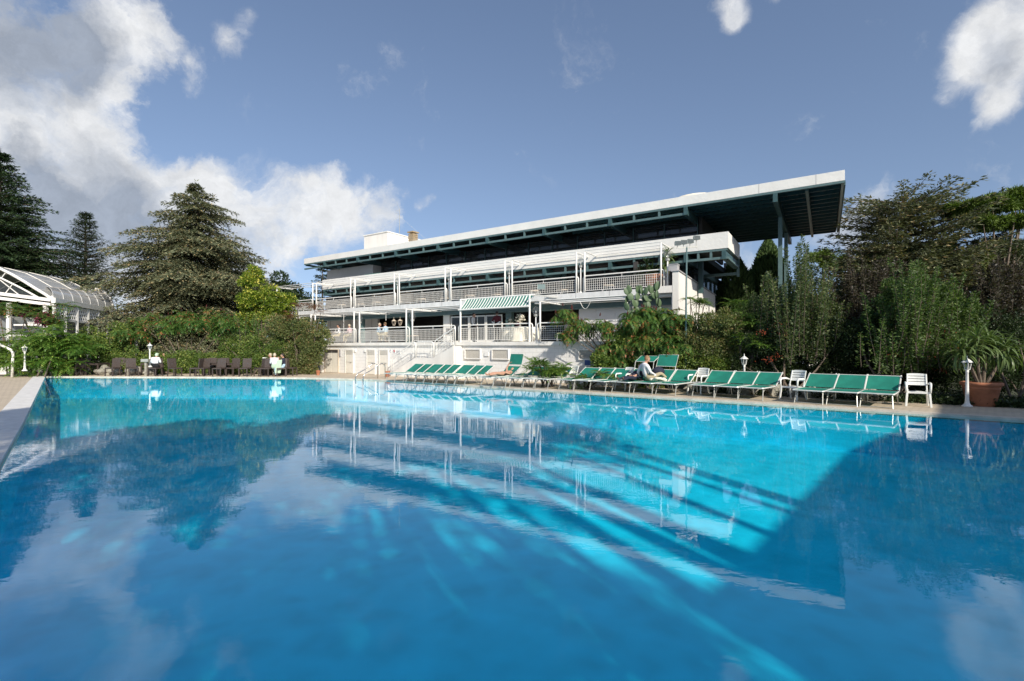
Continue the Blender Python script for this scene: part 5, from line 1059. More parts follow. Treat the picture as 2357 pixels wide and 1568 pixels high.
for i, (s, w_) in enumerate(((-24.6, 'right of the blue shirted guest'), (-22.9, 'near the second globe lamp, left one'), (-22.0, 'near the second globe lamp, right one'), (-19.5, 'left of the glazed screen'), (-11.4, 'in the last bay, left one'), (-10.6, 'in the last bay, middle one'), (-9.8, 'in the last bay, right one'))): place(tcn, uc, B(s, 22.3 + .5 * (i % 2), 2.03), lr.uniform(0, 6), 'dark chair on the lower terrace ' + w_)
# ------------------------------------------------------------------ people
def J(base, **k): d = dict(base); d.update(k); return d
person('waiter in dark red waistcoat standing behind the railing with his back turned', B(-15.35, 22.0, 2.03), R(-30), J(STAND, wrl=(-.06, -.14, 1.0), wrr=(.06, -.14, 1.0), hal=(0, -.17, .97), har=(.02, -.17, .96), ell=(-.27, -.06, 1.13), elr=(.27, -.06, 1.13)), dict(top='maroon', arm='shirt', legs='black', foot='black'), 'hairdk', 1.0, 'terrace guests and staff')
person('person in a white shirt standing at the left end of the awning', B(-17.0, 22.0, 2.03), R(-100), STAND, dict(top='shirt', legs='black', foot='black'), 'hairdk', .97, 'terrace guests and staff')
person('person in black standing close behind the one in the white shirt', B(-17.25, 22.35, 2.03), R(-120), STAND, dict(top='black', legs='black', foot='black'), 'hairdk', .95, 'terrace guests and staff')
for s, c_, rz, top, hr, lb_ in ((-28.1, 22.2, 70, 'pink', 'hairgr', 'bald seated guest in pale clothes at the far left of the lower terrace'), (-29.0, 22.0, 110, 'shirt', 'hairdk', 'dark haired seated guest half hidden by the bush at the lower terrace'), (-25.1, 22.1, -90, 'ltblue', 'hairgr', 'blond seated guest in blue checks on the lower terrace'), (-23.9, 21.7, 70, 'ltblue', 'hairbr', 'seated guest in a pale blue striped shirt leaning at the lower railing')):
    person(lb_, B(s, c_, 2.03), R(rz), SIT, dict(top=top, legs='khaki'), hr, 1.0, 'terrace guests and staff')
# seated man on the lounger
MAN = dict(pel=(0, 0, .06), belly=(-.02, -.05, .20), chest=(-.02, -.10, .43), neck=(0, -.06, .60), head0=(0, -.03, .66), head=(.0, .0, .745), shl=(-.18, -.10, .53), shr=(.18, -.10, .53), ell=(-.26, -.22, .28), elr=(.24, -.0, .29), wrl=(-.30, -.12, .05), wrr=(.14, .22, .20), hal=(-.31, -.05, .0), har=(.10, .30, .19),
           hil=(-.10, .04, .06), hir=(.10, .04, .06), knl=(-.14, .44, .16), knr=(.12, .44, .26), anl=(-.16, .80, .03), anr=(.12, .72, .02), tol=(-.18, .90, .06), tor=(.12, .84, .05))
lf_ = front(1454); lq = lambda o, x, y, z: o.matrix_basis @ Vector((x, y, z)) if False else Vector(o.location) + Matrix.Rotation(lrot, 3, 'Z') @ Vector((x, y, z))
person('man in white shirt and khaki trousers sitting on a lounger, leaning on one hand', lq(l_man, .12, .95, .45), R(-78), J(MAN, headrot=(0, 0)), dict(top='shirt', legs='khaki'), 'hairbr', 1.15, None, glasses=True)
LIE = dict(pel=(0, 0, .11), belly=(0, -.14, .11), chest=(0, -.38, .14), neck=(0, -.56, .19), head0=(0, -.62, .22), head=(0, -.70, .27), shl=(-.18, -.46, .14), shr=(.18, -.46, .14), ell=(-.26, -.22, .1), elr=(.30, -.58, .34), wrl=(-.14, .0, .18), wrr=(.20, -.66, .58), hal=(-.08, .06, .2), har=(.12, -.66, .62),
           hil=(-.09, .06, .10), hir=(.09, .06, .10), knl=(-.12, .48, .15), knr=(.12, .48, .14), anl=(-.11, .90, .08), anr=(.11, .90, .08), tol=(-.13, .96, .20), tor=(.13, .96, .20), headrot=(1.2, 0))
person('sunbather in black briefs lying on a sun lounger with one arm raised', lq(l_sun, .42, 1.05, .43), lrot + R(180), LIE, dict(top='skin', legs='black', thigh='skin', shin='skin', foot='skin', arm='skin'), 'hairbr', .98)
REC = J(LIE, ell=(-.26, -.25, .1), elr=(.26, -.25, .1), wrr=(.14, 0, .18), har=(.08, .06, .2), chest=(0, -.34, .25), neck=(0, -.46, .40), head0=(0, -.50, .46), head=(0, -.53, .55), shl=(-.18, -.40, .30), shr=(.18, -.40, .30), belly=(0, -.12, .16), headrot=(.3, 0))
person('person in dark trousers and brown shoes stretched out beside the seated man', lq(l_comp, .45, .95, .43), lrot + R(180), REC, dict(top='navy', legs='navy', foot='shoe'), 'hairdk', 1.0)
tw = thing('folded_clothes', 'crumpled cream clothes lying on the lounger by the seated man', 'clothes', lq(l_man, .65, .8, .45)); mb = MB(); p = lq(l_man, .68, .72, .47); rr = random.Random(3)
for k in range(9): mb.ell(p + Vector((rr.uniform(-.2, .3), rr.uniform(-.12, .12), .03 + rr.uniform(0, .09))), rr.uniform(.08, .17), .10, rr.uniform(.03, .06), 9, 6, Quaternion((0, 0, 1), rr.random() * 3).to_matrix())
mb.build('cloth', 'cloth', tw, smooth=True)
bk_ = thing('rucksack', 'dark blue rucksack behind the seated man', 'bag', lq(l_man, .45, 1.6, .6)); mb = MB(); mb.ell(lq(l_man, .30, 1.50, .78), .26, .18, .2, 12, 8); mb.build('bag_body', 'navy', bk_, smooth=True)
# left deck guests
p = fx(1765, 865); person('man in a white shirt and cap sitting with his back to the pool', (p.x - .45, p.y - .45, 0), R(15), J(SIT, chest=(0, .08, .90), neck=(0, .12, 1.04), head0=(0, .15, 1.1), head=(0, .19, 1.17)), dict(top='shirt', legs='black', foot='black'), None, 1.08, 'guests at the rattan tables', cap='mint')
p = fx(1730, 860); person('person in black sitting across from the man in the cap', (p.x, p.y, 0), R(190), SIT, dict(top='black', legs='black', foot='black'), 'hairdk', 1.05, 'guests at the rattan tables')
p = fx2(1215, 862.5); person('grey haired guest reading a paper at the right rattan table', (p.x, p.y - .5, 0), R(100), SIT, dict(top='pink', legs='black'), 'hairgr', 1.03, 'guests at the rattan tables')
p2 = Vector((p.x - .55, p.y, .95)); np_ = thing('newspaper', 'open white newspaper held by the grey haired guest', 'newspaper', p2); mb = MB(); mb.hexa([p2 + Vector(v) for v in ((-.3, 0, -.12), (.3, .05, -.12), (.3, .06, -.12), (-.3, .01, -.12), (-.3, .02, .14), (.3, .07, .14), (.3, .08, .14), (-.3, .03, .14))]); mb.build('paper', 'signwhite', np_)
p = fx2(1262, 865.5); person('blond woman in a pale top sitting with her back to the pool', (p.x - .1, p.y - .5, 0), R(20), SIT, dict(top='shirt', legs='mint', thigh='mint', shin='mint'), 'hairgr', 1.05, 'guests at the rattan tables')
js = thing('jacket', 'pale green jacket hanging over a rattan chair back', 'jacket', fx2(1240, 866.6)); q = fx2(1240, 866.8); mb = MB(); mb.hexa([q + Vector(v) for v in ((-.2, 0, .18), (.14, 0, .2), (.14, .05, .2), (-.2, .05, .18), (-.1, 0, .95), (.22, 0, 1.0), (.22, .06, 1.0), (-.1, .06, .95))]); mb.build('cloth', 'mint', js, bevel=.02)
p = fx2(1335, 864.5); person('dark haired woman in a navy top and pale blue trousers at the right table', (p.x + .1, p.y - .6, 0), R(110), J(SIT, wrl=(-.12, .3, 1.0), hal=(-.08, .3, 1.08)), dict(top='navy', legs='ltblue', arm='skin'), 'hairdk', 1.03, 'guests at the rattan tables')
# ------------------------------------------------------------------ white glass pavilions on the left
def pv(x, y, D): return ad(x / 2.8 / 1.6292, (900 + y / 2.8) / 1.6292, D)
pa = thing('pavilion', 'white pavilion with translucent barrel roof and lattice frieze left of the blue grey cedar', 'pavilion', Vector((pv(1185, 1000, 40).x, 40, 0)))
K = 10
def arcpts(e, r, n_=8): return [Vector((e.x + (r.x - e.x) * (1 - math.cos(t)), e.y + (r.y - e.y) * (1 - math.cos(t)), e.z + (r.z - e.z) * math.sin(t))) for t in np.linspace(0, math.pi / 2, n_)]
E1, E2, R1, R2 = pv(1185, 730, 40), pv(560, 615, 31.5), pv(1000, 516, 39.5), pv(380, 533, 40.5)
rows = [arcpts(E1.lerp(E2, i / 7), R1.lerp(R2, i / 7)) for i in range(8)]
for i in range(7):
    mb = MB(); a, b = rows[i], rows[i + 1]; mb.add(a + b, [(j, j + 1, 9 - 1 + j + 1, 8 + j) for j in range(7)]); mb.build('roof_panel', 'poly', pa, smooth=True)
for i in range(8): mb = MB(); mb.tube([v + Vector((0, 0, .02)) for v in rows[i]], .09 if i == 0 else .012, 5); mb.build('arch_rib', 'pipe', pa, smooth=True)
for k in (2, 4): mb = MB(); mb.tube([rows[i][k] for i in range(8)], .02, 5); mb.build('purlin', 'beige', pa)
Eo = E1 + (E1 - E2).normalized() * .35; ED = (E1 - E2).normalized()
mb = MB(); mb.bar(Eo + Vector((0, 0, -.12)), E2 + Vector((0, 0, -.12)), .22, .34); mb.build('gutter', 'pipe', pa)
def wl(t, z): p = E1.lerp(E2, t); return Vector((p.x, p.y, z))
zt = E1.z - .3
for t in (0.01, .12, .3, .48, .66, .84, .99): mb = MB(); mb.bar(wl(t, 0), wl(t, zt), .16 if t < .05 else .13); mb.build('post', 'pipe', pa)
mb = MB(); mb.bar(wl(0, zt - 1.0), wl(1, zt - 1.0), .1, .14); mb.build('rail', 'pipe', pa); mb = MB(); mb.bar(wl(0, zt - .08), wl(1, zt - .08), .1, .1); mb.build('rail', 'pipe', pa)
mb = MB(); nl = 34
for i in range(nl): t0, t1 = i / nl, (i + 1.6) / nl; mb.bar(wl(t0, zt - .95), wl(min(t1, 1), zt - .15), .035); mb.bar(wl(min(t1, 1), zt - .95), wl(t0, zt - .15), .035)
mb.build('lattice', 'pipe', pa, kind='stuff')
ts = (0.01, .12, .3, .48, .66, .84, .99)
for a, b in zip(ts, ts[1:]): mb = MB(); mb.sheet(wl(a + .012, .1), wl(b - .012, .1), wl(b - .012, zt - 1.08), wl(a + .012, zt - 1.08)); mb.build('pane', 'clearglass', pa)
mb = MB(); e3 = E1 + Vector((-5.0, 1.6, 0)); mb.bar(Vector((E1.x, E1.y, zt)), Vector((e3.x, e3.y, zt)), .1, .2); mb.build('rail', 'pipe', pa)
mb = MB(); mb.sheet(wl(1, 0) + Vector((-7, 3, 0)), wl(0, 0) + Vector((-4, 5, 0)), wl(0, 4) + Vector((-4, 5, 0)), wl(1, 4) + Vector((-7, 3, 0))); mb.build('back_wall', 'panel', pa)
# nearer pavilion, its arched truss fills the left edge of the picture
pb = thing('pavilion', 'white pavilion with arched glazed truss gable at the left edge', 'pavilion', Vector((-33, 33, 0))); D = 33.
def q3(x, y): return ad(x / 2.8 / 1.6292, (900 + y / 2.8) / 1.6292, D)
outer = [q3(x, y) for x, y in ((-1250, 640), (-1050, 470), (-800, 330), (-500, 245), (-250, 235), (0, 300), (130, 365), (260, 440), (380, 515), (480, 575), (545, 620))]
inner = [q3(x, y) for x, y in ((-1100, 590), (-850, 440), (-550, 350), (-280, 330), (0, 397), (110, 450), (220, 505), (320, 560), (400, 605))]
mb = MB(); mb.tube(outer, .10, 6); mb.build('outer_arch', 'pipe', pb, smooth=True); mb = MB(); mb.tube(inner, .065, 6); mb.build('inner_arch', 'pipe', pb, smooth=True)
back = Vector((-1.5, 7, 0)); mb = MB(); k = len(outer); mb.add(outer + [v + back for v in outer], [(i, i + 1, k + i + 1, k + i) for i in range(k - 1)]); mb.build('roof_panel', 'poly', pb, smooth=True)
for f in (.33, .66, 1): mb = MB(); mb.tube([v + back * f for v in outer], .03, 5); mb.build('arch_rib', 'door', pb)
for i in range(0, k, 2): mb = MB(); mb.tube([outer[i], outer[i] + back], .02, 4); mb.build('purlin', 'door', pb)
for (x0, y0), (x1, y1) in (((-20, 300), (-120, 360)), ((60, 345), (20, 395)), ((130, 470), (50, 570)), ((-60, 395), (-200, 560)), ((0, 420), (210, 585))): mb = MB(); mb.bar(q3(x0, y0), q3(x1, y1), .045); mb.build('truss_bar', 'pipe', pb)
mb = MB(); mb.add([v + Vector((0, .05, 0)) for v in inner] + [Vector((v.x, v.y + .05, q3(0, 590).z)) for v in inner], [(i, i + 1, 9 + i + 1, 9 + i) for i in range(8)]); mb.build('gable_pane', 'clearglass', pb)
for yy, hh in ((592, .22), (640, .20)): mb = MB(); mb.bar(q3(-1300, yy - 190), q3(545, yy + 40), .3, hh); mb.build('eave_beam', 'pipe', pb)
for x in (-700, -300, 95, 480): mb = MB(); p = q3(x, 660); mb.bar(Vector((p.x, p.y, 0)), p, .2); mb.build('post', 'pipe', pb)
mb = MB(); mb.bar(q3(-1300, 1000), q3(480, 1005), .14, .16); mb.build('rail', 'pipe', pb); mb = MB(); mb.bar(q3(150, 893), q3(480, 893), .1, .1); mb.build('rail', 'pipe', pb)
mb = MB()
for i in range(9): x = 290 + i * 20; mb.bar(q3(x, 890), q3(x + 26, 860), .03); mb.bar(q3(x + 26, 890), q3(x, 860), .03)
mb.build('lattice', 'pipe', pb, kind='stuff'); p = q3(-1300, 1000); q = q3(480, 1000); mb = MB(); mb.sheet((p.x, p.y + .3, 0), (q.x, q.y + .3, 0), (q.x, q.y + .3, 3.6), (p.x, p.y + .3, 3.6)); mb.build('pane', 'clearglass', pb)
mb = MB(); mb.box(p.x, q.x - .5, 42, 42.2, 0, 4.5); mb.build('back_wall', 'dark', pb)
pm = thing('gutter_spout', 'white rainwater spout and red roof corner between the two pavilions', 'spout', q3(560, 600)); mb = MB(); mb.bar(q3(540, 605), q3(600, 640), .18, .3); mb.build('pipe', 'pipe', pm)
# handrail and steps at the far left edge
hr_ = thing('handrail', 'bent white pipe handrail by the steps at the left edge', 'handrail', at(28, 856, 0)); a = ad(28, 852, 28.); mb = MB(); mb.tube([Vector((a.x, a.y, 0)), ad(30, 812, 28), ad(26, 806, 28), ad(-40, 775, 28)], .07, 8); mb.build('rail', 'pipe', hr_, smooth=True)
stp = thing('garden_steps', 'pale stone steps at the far left edge of the deck', 'steps', at(-30, 864, 0))
for k in range(3): p = at(-60, 862, 0); mb = MB(); mb.box(p.x - 6, p.x + 2.2 - k * .3, p.y + k * .3, p.y + 3, .14 * k + .004, .14 * (k + 1)); mb.build('step', 'coping', stp)
# ------------------------------------------------------------------ big conifers on the left
rr = random.Random(11)
def g0(x, D): p = ad(x, 797, D); return (p.x, p.y, 0)
conifer('cedar_tree', 'tall dark green cedar with layered boughs at the left edge of the picture', g0(0, 44), 19.9, 1.0, 34, 12, 'cedar_dark', droop=.10, tuft=.20, dens=17, low=.10, prof=lambda f: np.interp(f, [.1, .43, .54, .65, .76, .87, 1], [7.5, 6.3, 5.4, 4.0, 2.9, 1.4, .1]), seed=3, curl=.15)
conifer('cedar_tree', 'second dark cedar filling the lower left behind the pavilions', g0(75, 50), 11.0, 7.0, 15, 9, 'cedar_dark', droop=.12, tuft=.2, dens=8, low=.2, prof=lambda f: .35 + (1 - f) ** .7 * .75, seed=5)
conifer('fir_tree', 'slender pointed fir between the two big cedars', g0(197, 47), 14.9, 1.0, 36, 10, 'fir', droop=-.02, tuft=.15, dens=14, low=.22, prof=lambda f: np.interp(f, [.2, .45, .52, .64, .77, .9, 1], [3.0, 2.8, 2.7, 2.1, 1.5, .75, .08]), seed=8, upturn=.10)
def cedprof(f):
    return 1.04 * (1 - f) ** .62 * (.80 + .28 * math.sin(f * 23 + 1.2)) if f > .15 else .85
conifer('cedar_tree', 'broad blue grey cedar with brownish drooping layered boughs left of the building', g0(452, 43), 16.4, 1.0, 22, 16, 'cedar_blue', droop=.20, tuft=.19, dens=21, low=.10, prof=lambda f: np.interp(f, [.1, .256, .414, .52, .625, .73, .836, .915, 1], [8.2, 8.0, 7.4, 7.3, 6.2, 4.7, 3.4, 1.9, .3]) * (.86 + .2 * math.sin(f * 31)), seed=21, curl=.35, spray=1.3, jit=.35)
conifer('cedar_tree', 'grey cedar seen low behind the broad cedar and the yellow bush', g0(560, 50), 12.0, 6.0, 15, 11, 'cedar_blue', droop=.15, tuft=.18, dens=10, low=.12, prof=lambda f: (1 - f) ** .6, seed=33, curl=.2)
conifer('fir_tree', 'small grey green conifer just left of the hotel end wall', g0(742, 60), 12.5, 3.2, 24, 8, 'fir', tuft=.24, dens=5, low=.1, seed=9)
def ev(x, y, D, rx, ry, rz): p = ad(x, y, D); return (p.x, p.y, p.z, rx, ry, rz)
def bs(x, D, z=0): p = ad(x, 797, D); return (p.x, p.y, z)
bush('broadleaf_tree', 'dark evergreen tree behind the yellow green bush left of the hotel', 'tree', bs(660, 48), [ev(650, 680, 48, 2.2, 2, 2.2), ev(640, 720, 46, 2.8, 2, 2.4), ev(690, 700, 50, 1.8, 1.5, 1.6)], 15000, .26, .14, 'oak', lobes=20, lobe=.36)
bush('evergreen_shrub', 'tall variegated yellow green bush left of the terraces', 'bush', bs(605, 33), [ev(583, 640, 33, 1.0, 1.0, 1.15), ev(600, 690, 33, 1.45, 1.2, 1.4), ev(645, 700, 33, 1.15, 1.1, 1.1), ev(572, 700, 33, .8, .9, .7), ev(640, 735, 33, 1.3, 1.1, .9), ev(580, 735, 33, 1.0, 1, .7)], 17000, .17, .085, 'yellow', lobes=22, lobe=.34)
bush('broadleaf_tree', 'small dark bush showing behind the far end of the upper terrace', 'tree', bs(705, 44), [ev(700, 715, 44, 1.6, 1.5, 1.6)], 5000, .22, .1, 'oak')
# ------------------------------------------------------------------ planting behind the far deck
frondbush('sumac_bush', 'large bright green ferny sumac at the far left behind the deck', 'bush', bs(95, 27.6), [ev(70, 800, 28.8, 2.2, 1.2, 1.2), ev(135, 795, 28.8, 2.0, 1.2, 1.4), ev(100, 832, 28.3, 2.0, .9, .8), ev(20, 830, 28.5, 1.5, 1.0, .8), ev(80, 846, 28.9, 1.7, .6, .7), ev(150, 842, 29, 1.3, .6, .7)], 1000, .95, .27, 'fern', 9, seed=4, elr=(-.1, .9), stems=2)
frondbush('sumac_bush', 'sumac with reddish tips in front of the truss pavilion', 'bush', bs(30, 30), [ev(30, 720, 30, 2.4, 1.0, .9), ev(150, 710, 30, 1.0, .8, .55), ev(100, 740, 30, 1.4, 1.0, .8)], 330, .7, .22, 'sumac', 8, seed=14)
bush('bougainvillea', 'small magenta flowering climber in front of the left pavilion', 'climber', bs(110, 30.4), [ev(105, 735, 30.4, .65, .5, .5), ev(60, 722, 30.4, .35, .4, .3)], 900, .14, .11, 'pinkflower', lobes=8)
frondbush('sumac_bush', 'sumac with dark red spikes in the middle of the left hedge', 'bush', bs(430, 31.8), [ev(370, 755, 31.80, 2.19, 1.40, 1.25), ev(470, 745, 31.80, 2.40, 1.50, 1.30), ev(540, 755, 31.80, 1.46, 1.30, 1.15), ev(310, 765, 31.80, 1.04, 1.30, 0.94)], 900, .72, .25, 'sumac', 8, seed=24, spikes=34, elr=(-.2, .8), curve=1.6)
bush('evergreen_shrub', 'green and rust coloured shrub between the pavilion and the sumac', 'bush', bs(230, 31.8), [ev(200, 790, 31.80, 1.67, 1.20, 1.04), ev(255, 790, 31.80, 1.56, 1.20, 1.15), ev(290, 770, 32.80, 1.15, 1.00, 0.94)], 12000, .15, .07, 'hedge')
bush('hedge', 'low clipped green hedge behind the rattan tables', 'hedge', bs(400, 31.1), [ev(150 + i * 50, 830 + (i % 3) * 4, 31.3, 1.4, .8, 1.0) for i in range(11)], 52000, .11, .055, 'hedge', lobes=16, stems=3)
bush('evergreen_shrub', 'tall dark clipped shrub right of the middle rattan cluster', 'bush', bs(590, 30.8), [ev(585, 815, 30.92, 1.26, 0.90, 1.26), ev(640, 820, 30.92, 1.16, 0.90, 1.16), ev(540, 800, 31.70, 1.04, 0.90, 1.36)], 15000, .10, .05, 'hedge', lobes=20)
shoots('tamarisk_bush', 'feathery upright shrub between sumac and terrace end', 'bush', bs(600, 31.3), [(bs(600, 31.3)[0] + rr.uniform(-1.2, 1.2), 31.2 + rr.uniform(-.5, .5), .4, rr.uniform(2.0, 3.6)) for _ in range(46)], 'hedge', .11, 34, seed=7, spread=.22)
bush('evergreen_shrub', 'olive green spreading shrub overhanging the wing wall at the terrace end', 'bush', bs(690, 30.8), [ev(655, 765, 31.08, 1.39, 1.10, 1.29), ev(705, 760, 31.00, 1.30, 1.00, 1.08), ev(690, 800, 31.00, 1.52, 1.00, 1.19), ev(735, 775, 30.84, 0.82, 0.80, 0.66), ev(650, 830, 30.84, 1.07, 0.80, 0.86), ev(700, 835, 30.68, 0.70, 0.60, 0.86), ev(725, 810, 30.68, 0.76, 0.60, 0.87), ev(670, 842, 30.60, 0.97, 0.50, 0.65), ev(720, 838, 30.52, 0.65, 0.40, 0.65), ev(640, 845, 30.60, 0.96, 0.50, 0.53)], 46000, .12, .06, 'olive', lobes=20)
frondbush('sumac_bush', 'thin sumac with red tinged leaves left of the lower pergola post', 'bush', bs(700, 30.8), [ev(700, 700, 30.76, 0.97, 0.70, 0.38), ev(650, 725, 30.76, 0.86, 0.70, 0.32), ev(745, 715, 30.52, 0.43, 0.40, 0.21)], 90, .5, .17, 'redleaf', 7, seed=44)
rocks = thing('rockery', 'rough pale rocks at the foot of the left hedge', 'rocks', bs(260, 29.3)); rr = random.Random(2)
for x, w_, h_ in ((240, .5, .32), (266, .3, .26), (305, .26, .36), (318, .22, .3), (180, .3, .2), (345, .22, .2)):
    bm = bmesh.new(); bmesh.ops.create_icosphere(bm, subdivisions=3, radius=1)
    c = Vector(bs(x, 29.9))
    for v in bm.verts: nz = 1 + .18 * math.sin(v.co.x * 5 + x) + .15 * math.sin(v.co.y * 7 + x * 2) + .12 * math.sin(v.co.z * 6 + 1); v.co = Vector((v.co.x * w_ * nz, v.co.y * .35 * nz, v.co.z * h_ * nz)) + c + Vector((0, 0, h_ * .7)) - Vector(OFF[rocks.name])
    me = bpy.data.meshes.new('rock'); bm.to_mesh(me); bm.free(); me.materials.append(M['stone']); o = bpy.data.objects.new('rock', me); C.objects.link(o); o.parent = rocks
# ------------------------------------------------------------------ planting on the right
frondbush('fern_bush', 'bright ferny ailanthus bush against the white wall behind the loungers', 'bush', bs(1258, 21.3), [ev(1250, 850, 21.2, .7, .4, .55), ev(1285, 858, 21.0, .6, .4, .45), ev(1235, 842, 21.2, .35, .3, .45)], 150, .75, .17, 'fern', 11, seed=31, elr=(.1, 1.1), curve=1.2)
frondbush('fern_bush', 'low ferny growth behind the first pair of plastic chairs', 'bush', bs(1345, 20.4), [ev(1345, 873, 20.4, .5, .4, .4), ev(1400, 866, 20.2, .8, .4, .35), ev(1320, 875, 20.4, .3, .3, .2)], 110, .6, .15, 'fern', 10, seed=32)
frondbush('sumac_tree', 'sumac with red spikes leaning over the lower terrace railing', 'tree', bs(1440, 21.31), [ev(1300, 725, 22.78, 0.58, 0.40, 0.52), ev(1345, 745, 22.23, 0.57, 0.40, 0.40), ev(1385, 745, 21.77, 0.56, 0.40, 0.39), ev(1415, 760, 21.43, 0.45, 0.40, 0.39), ev(1310, 765, 22.62, 0.40, 0.35, 0.34), ev(1400, 790, 21.52, 0.39, 0.30, 0.33)], 460, .50, .19, 'sumac', 8, seed=51, spikes=11, elr=(-.5, .5), curve=1.7)
frondbush('sumac_tree', 'big sumac with red spikes in front of the terrace corner', 'tree', bs(1500, 20.68), [ev(1480, 740, 21.04, 1.00, 0.80, 0.78), ev(1540, 735, 20.42, 0.87, 0.80, 0.65), ev(1500, 780, 20.90, 1.23, 0.90, 0.78), ev(1440, 800, 21.39, 0.91, 0.70, 0.57), ev(1560, 790, 20.23, 0.87, 0.80, 0.65), ev(1430, 830, 21.34, 0.67, 0.50, 0.45)], 1500, .6, .23, 'sumac', 9, seed=52, spikes=16, elr=(-.5, .6), curve=1.7)
bush('evergreen_shrub', 'dark shrub filling the bank below the big sumac', 'bush', bs(1500, 20.68), [ev(1440, 845, 21.23, 0.94, 0.50, 0.84), ev(1500, 845, 20.68, 1.03, 0.60, 0.93), ev(1560, 845, 20.08, 1.01, 0.60, 0.91), ev(1610, 850, 19.54, 0.91, 0.50, 0.81), ev(1660, 850, 19.30, 0.90, 0.50, 0.80), ev(1395, 835, 21.3, .7, .5, .75), ev(1450, 785, 21.2, .8, .6, .8), ev(1520, 775, 20.9, .9, .6, .85), ev(1575, 785, 20.6, .8, .6, .85)], 46000, .11, .06, 'hedge')
bush('evergreen_shrub', 'loose olive brown shrub right of the floodlight mast', 'bush', bs(1640, 19.34), [ev(1620, 760, 19.59, 0.82, 0.70, 0.82), ev(1665, 750, 19.18, 0.81, 0.70, 0.81), ev(1640, 800, 19.48, 1.15, 0.80, 0.84), ev(1590, 790, 19.79, 0.63, 0.60, 0.74)], 20000, .10, .045, 'olive', lobes=22, lobe=.34)
frondbush('fern_bush', 'fresh green ferny shrub in front of the dark column bushes', 'bush', bs(1720, 18.65), [ev(1715, 740, 19.20, 0.80, 0.70, 0.60), ev(1745, 790, 18.60, 0.90, 0.70, 0.70), ev(1700, 700, 19.80, 0.50, 0.50, 0.40)], 260, .55, .14, 'fern', 10, seed=55)
frondbush('fern_bush', 'small ferny plant against the sunlit side wall', 'bush', bs(1600, 19.70), [ev(1590, 690, 20.60, 0.45, 0.40, 0.30), ev(1620, 700, 20.40, 0.40, 0.40, 0.30)], 60, .5, .13, 'fern', 10, seed=56)
def row(x0, x1, n_, D0, z0, h0, h1, seed): 
    r_ = random.Random(seed); out = []
    for _ in range(n_): u_ = r_.gauss(0, .5); u_ = max(-1.25, min(1.25, u_)); x = (x0 + x1) / 2 + u_ * (x1 - x0) * .5; D = D0 + r_.uniform(-.6, .6); p = ad(x, 797, D); out.append((p.x, p.y, z0 + r_.uniform(-.5, .2), r_.uniform(h0, h1) * (1.08 - .36 * abs(u_) ** 1.5)))
    return out
shoots('upright_bush', 'tall bush of long upright shoots before the cypresses', 'bush', bs(1840, 18.2), row(1725, 1800, 46, 18.9, 1.3, 1.6, 3.4, 1) + row(1790, 1915, 76, 18.0, 1.6, 2.0, 3.9, 2), 'shoot', .08, 120, seed=61, spread=.12, core=[ev(1765, 745, 19.2, .9, .6, 1.0), ev(1835, 735, 18.8, 1.0, .6, 1.2), ev(1890, 745, 18.5, .8, .6, 1.0)], nc=22000)
shoots('upright_bush', 'bush of fresh green upright shoots left of the yucca', 'bush', bs(2110, 16.5), row(2010, 2240, 120, 16.4, 1.3, 1.6, 3.4, 5) + row(2040, 2180, 30, 16.0, 1.3, 1.5, 3.0, 15), 'shootgreen', .08, 110, seed=62, spread=.12, core=[ev(2050, 720, 17.2, 1.0, .6, 1.2), ev(2120, 700, 17, 1.1, .6, 1.3), ev(2190, 725, 16.8, .9, .6, 1.1)], nc=24000)
shoots('purple_leaf_bush', 'purple brown leaved bush right of the canopy column', 'bush', bs(1985, 19.0), row(1925, 2060, 60, 19.0, 1.3, 2.0, 4.2, 7), 'purple', .09, 85, seed=63, spread=.18, core=[ev(1985, 700, 19.8, .9, .6, 1.5)], nc=8000)
shoots('purple_leaf_bush', 'purple brown leaved bush at the right edge above the yucca', 'bush', bs(2320, 17.5), row(2230, 2420, 70, 17.6, 1.3, 1.8, 3.8, 8), 'purple', .09, 85, seed=64, spread=.18, core=[ev(2310, 680, 18.3, 1.3, .6, 1.5)], nc=12000)
bush('firethorn_bush', 'dark firethorn bush with orange red berries left of centre right', 'bush', bs(1820, 17.2), [ev(1760, 790, 18.6, 1.0, .8, 1.0), ev(1830, 780, 18.3, 1.2, .9, 1.1), ev(1800, 848, 18.4, 1.3, .6, .9), ev(1890, 810, 18.0, 1.2, .8, 1.1), ev(1720, 850, 18.8, .9, .6, .8), ev(1870, 860, 18, 1.0, .5, .7)], 42000, .085, .045, 'darkbush', lobes=20)
bush('firethorn_bush', 'dark firethorn bush with orange red berries below the green shoots', 'bush', bs(2060, 16), [ev(1960, 800, 17.6, 1.2, .9, 1.25), ev(2050, 780, 17.2, 1.3, 1.0, 1.25), ev(2140, 790, 16.8, 1.3, 1.0, 1.35), ev(1980, 865, 17.6, 1.5, .6, .8), ev(2110, 868, 16.8, 1.4, .6, .85), ev(2200, 850, 16.2, .9, .7, 1.1)], 60000, .08, .042, 'darkbush', lobes=22)
bush('evergreen_shrub', 'dark shrub behind the yucca at the right edge', 'bush', bs(2340, 16), [ev(2290, 790, 17, 1.2, .9, 1.4), ev(2380, 800, 17, 1.2, .9, 1.5), ev(2320, 870, 16.8, 1.5, .5, .8)], 26000, .08, .042, 'darkbush', lobes=20)
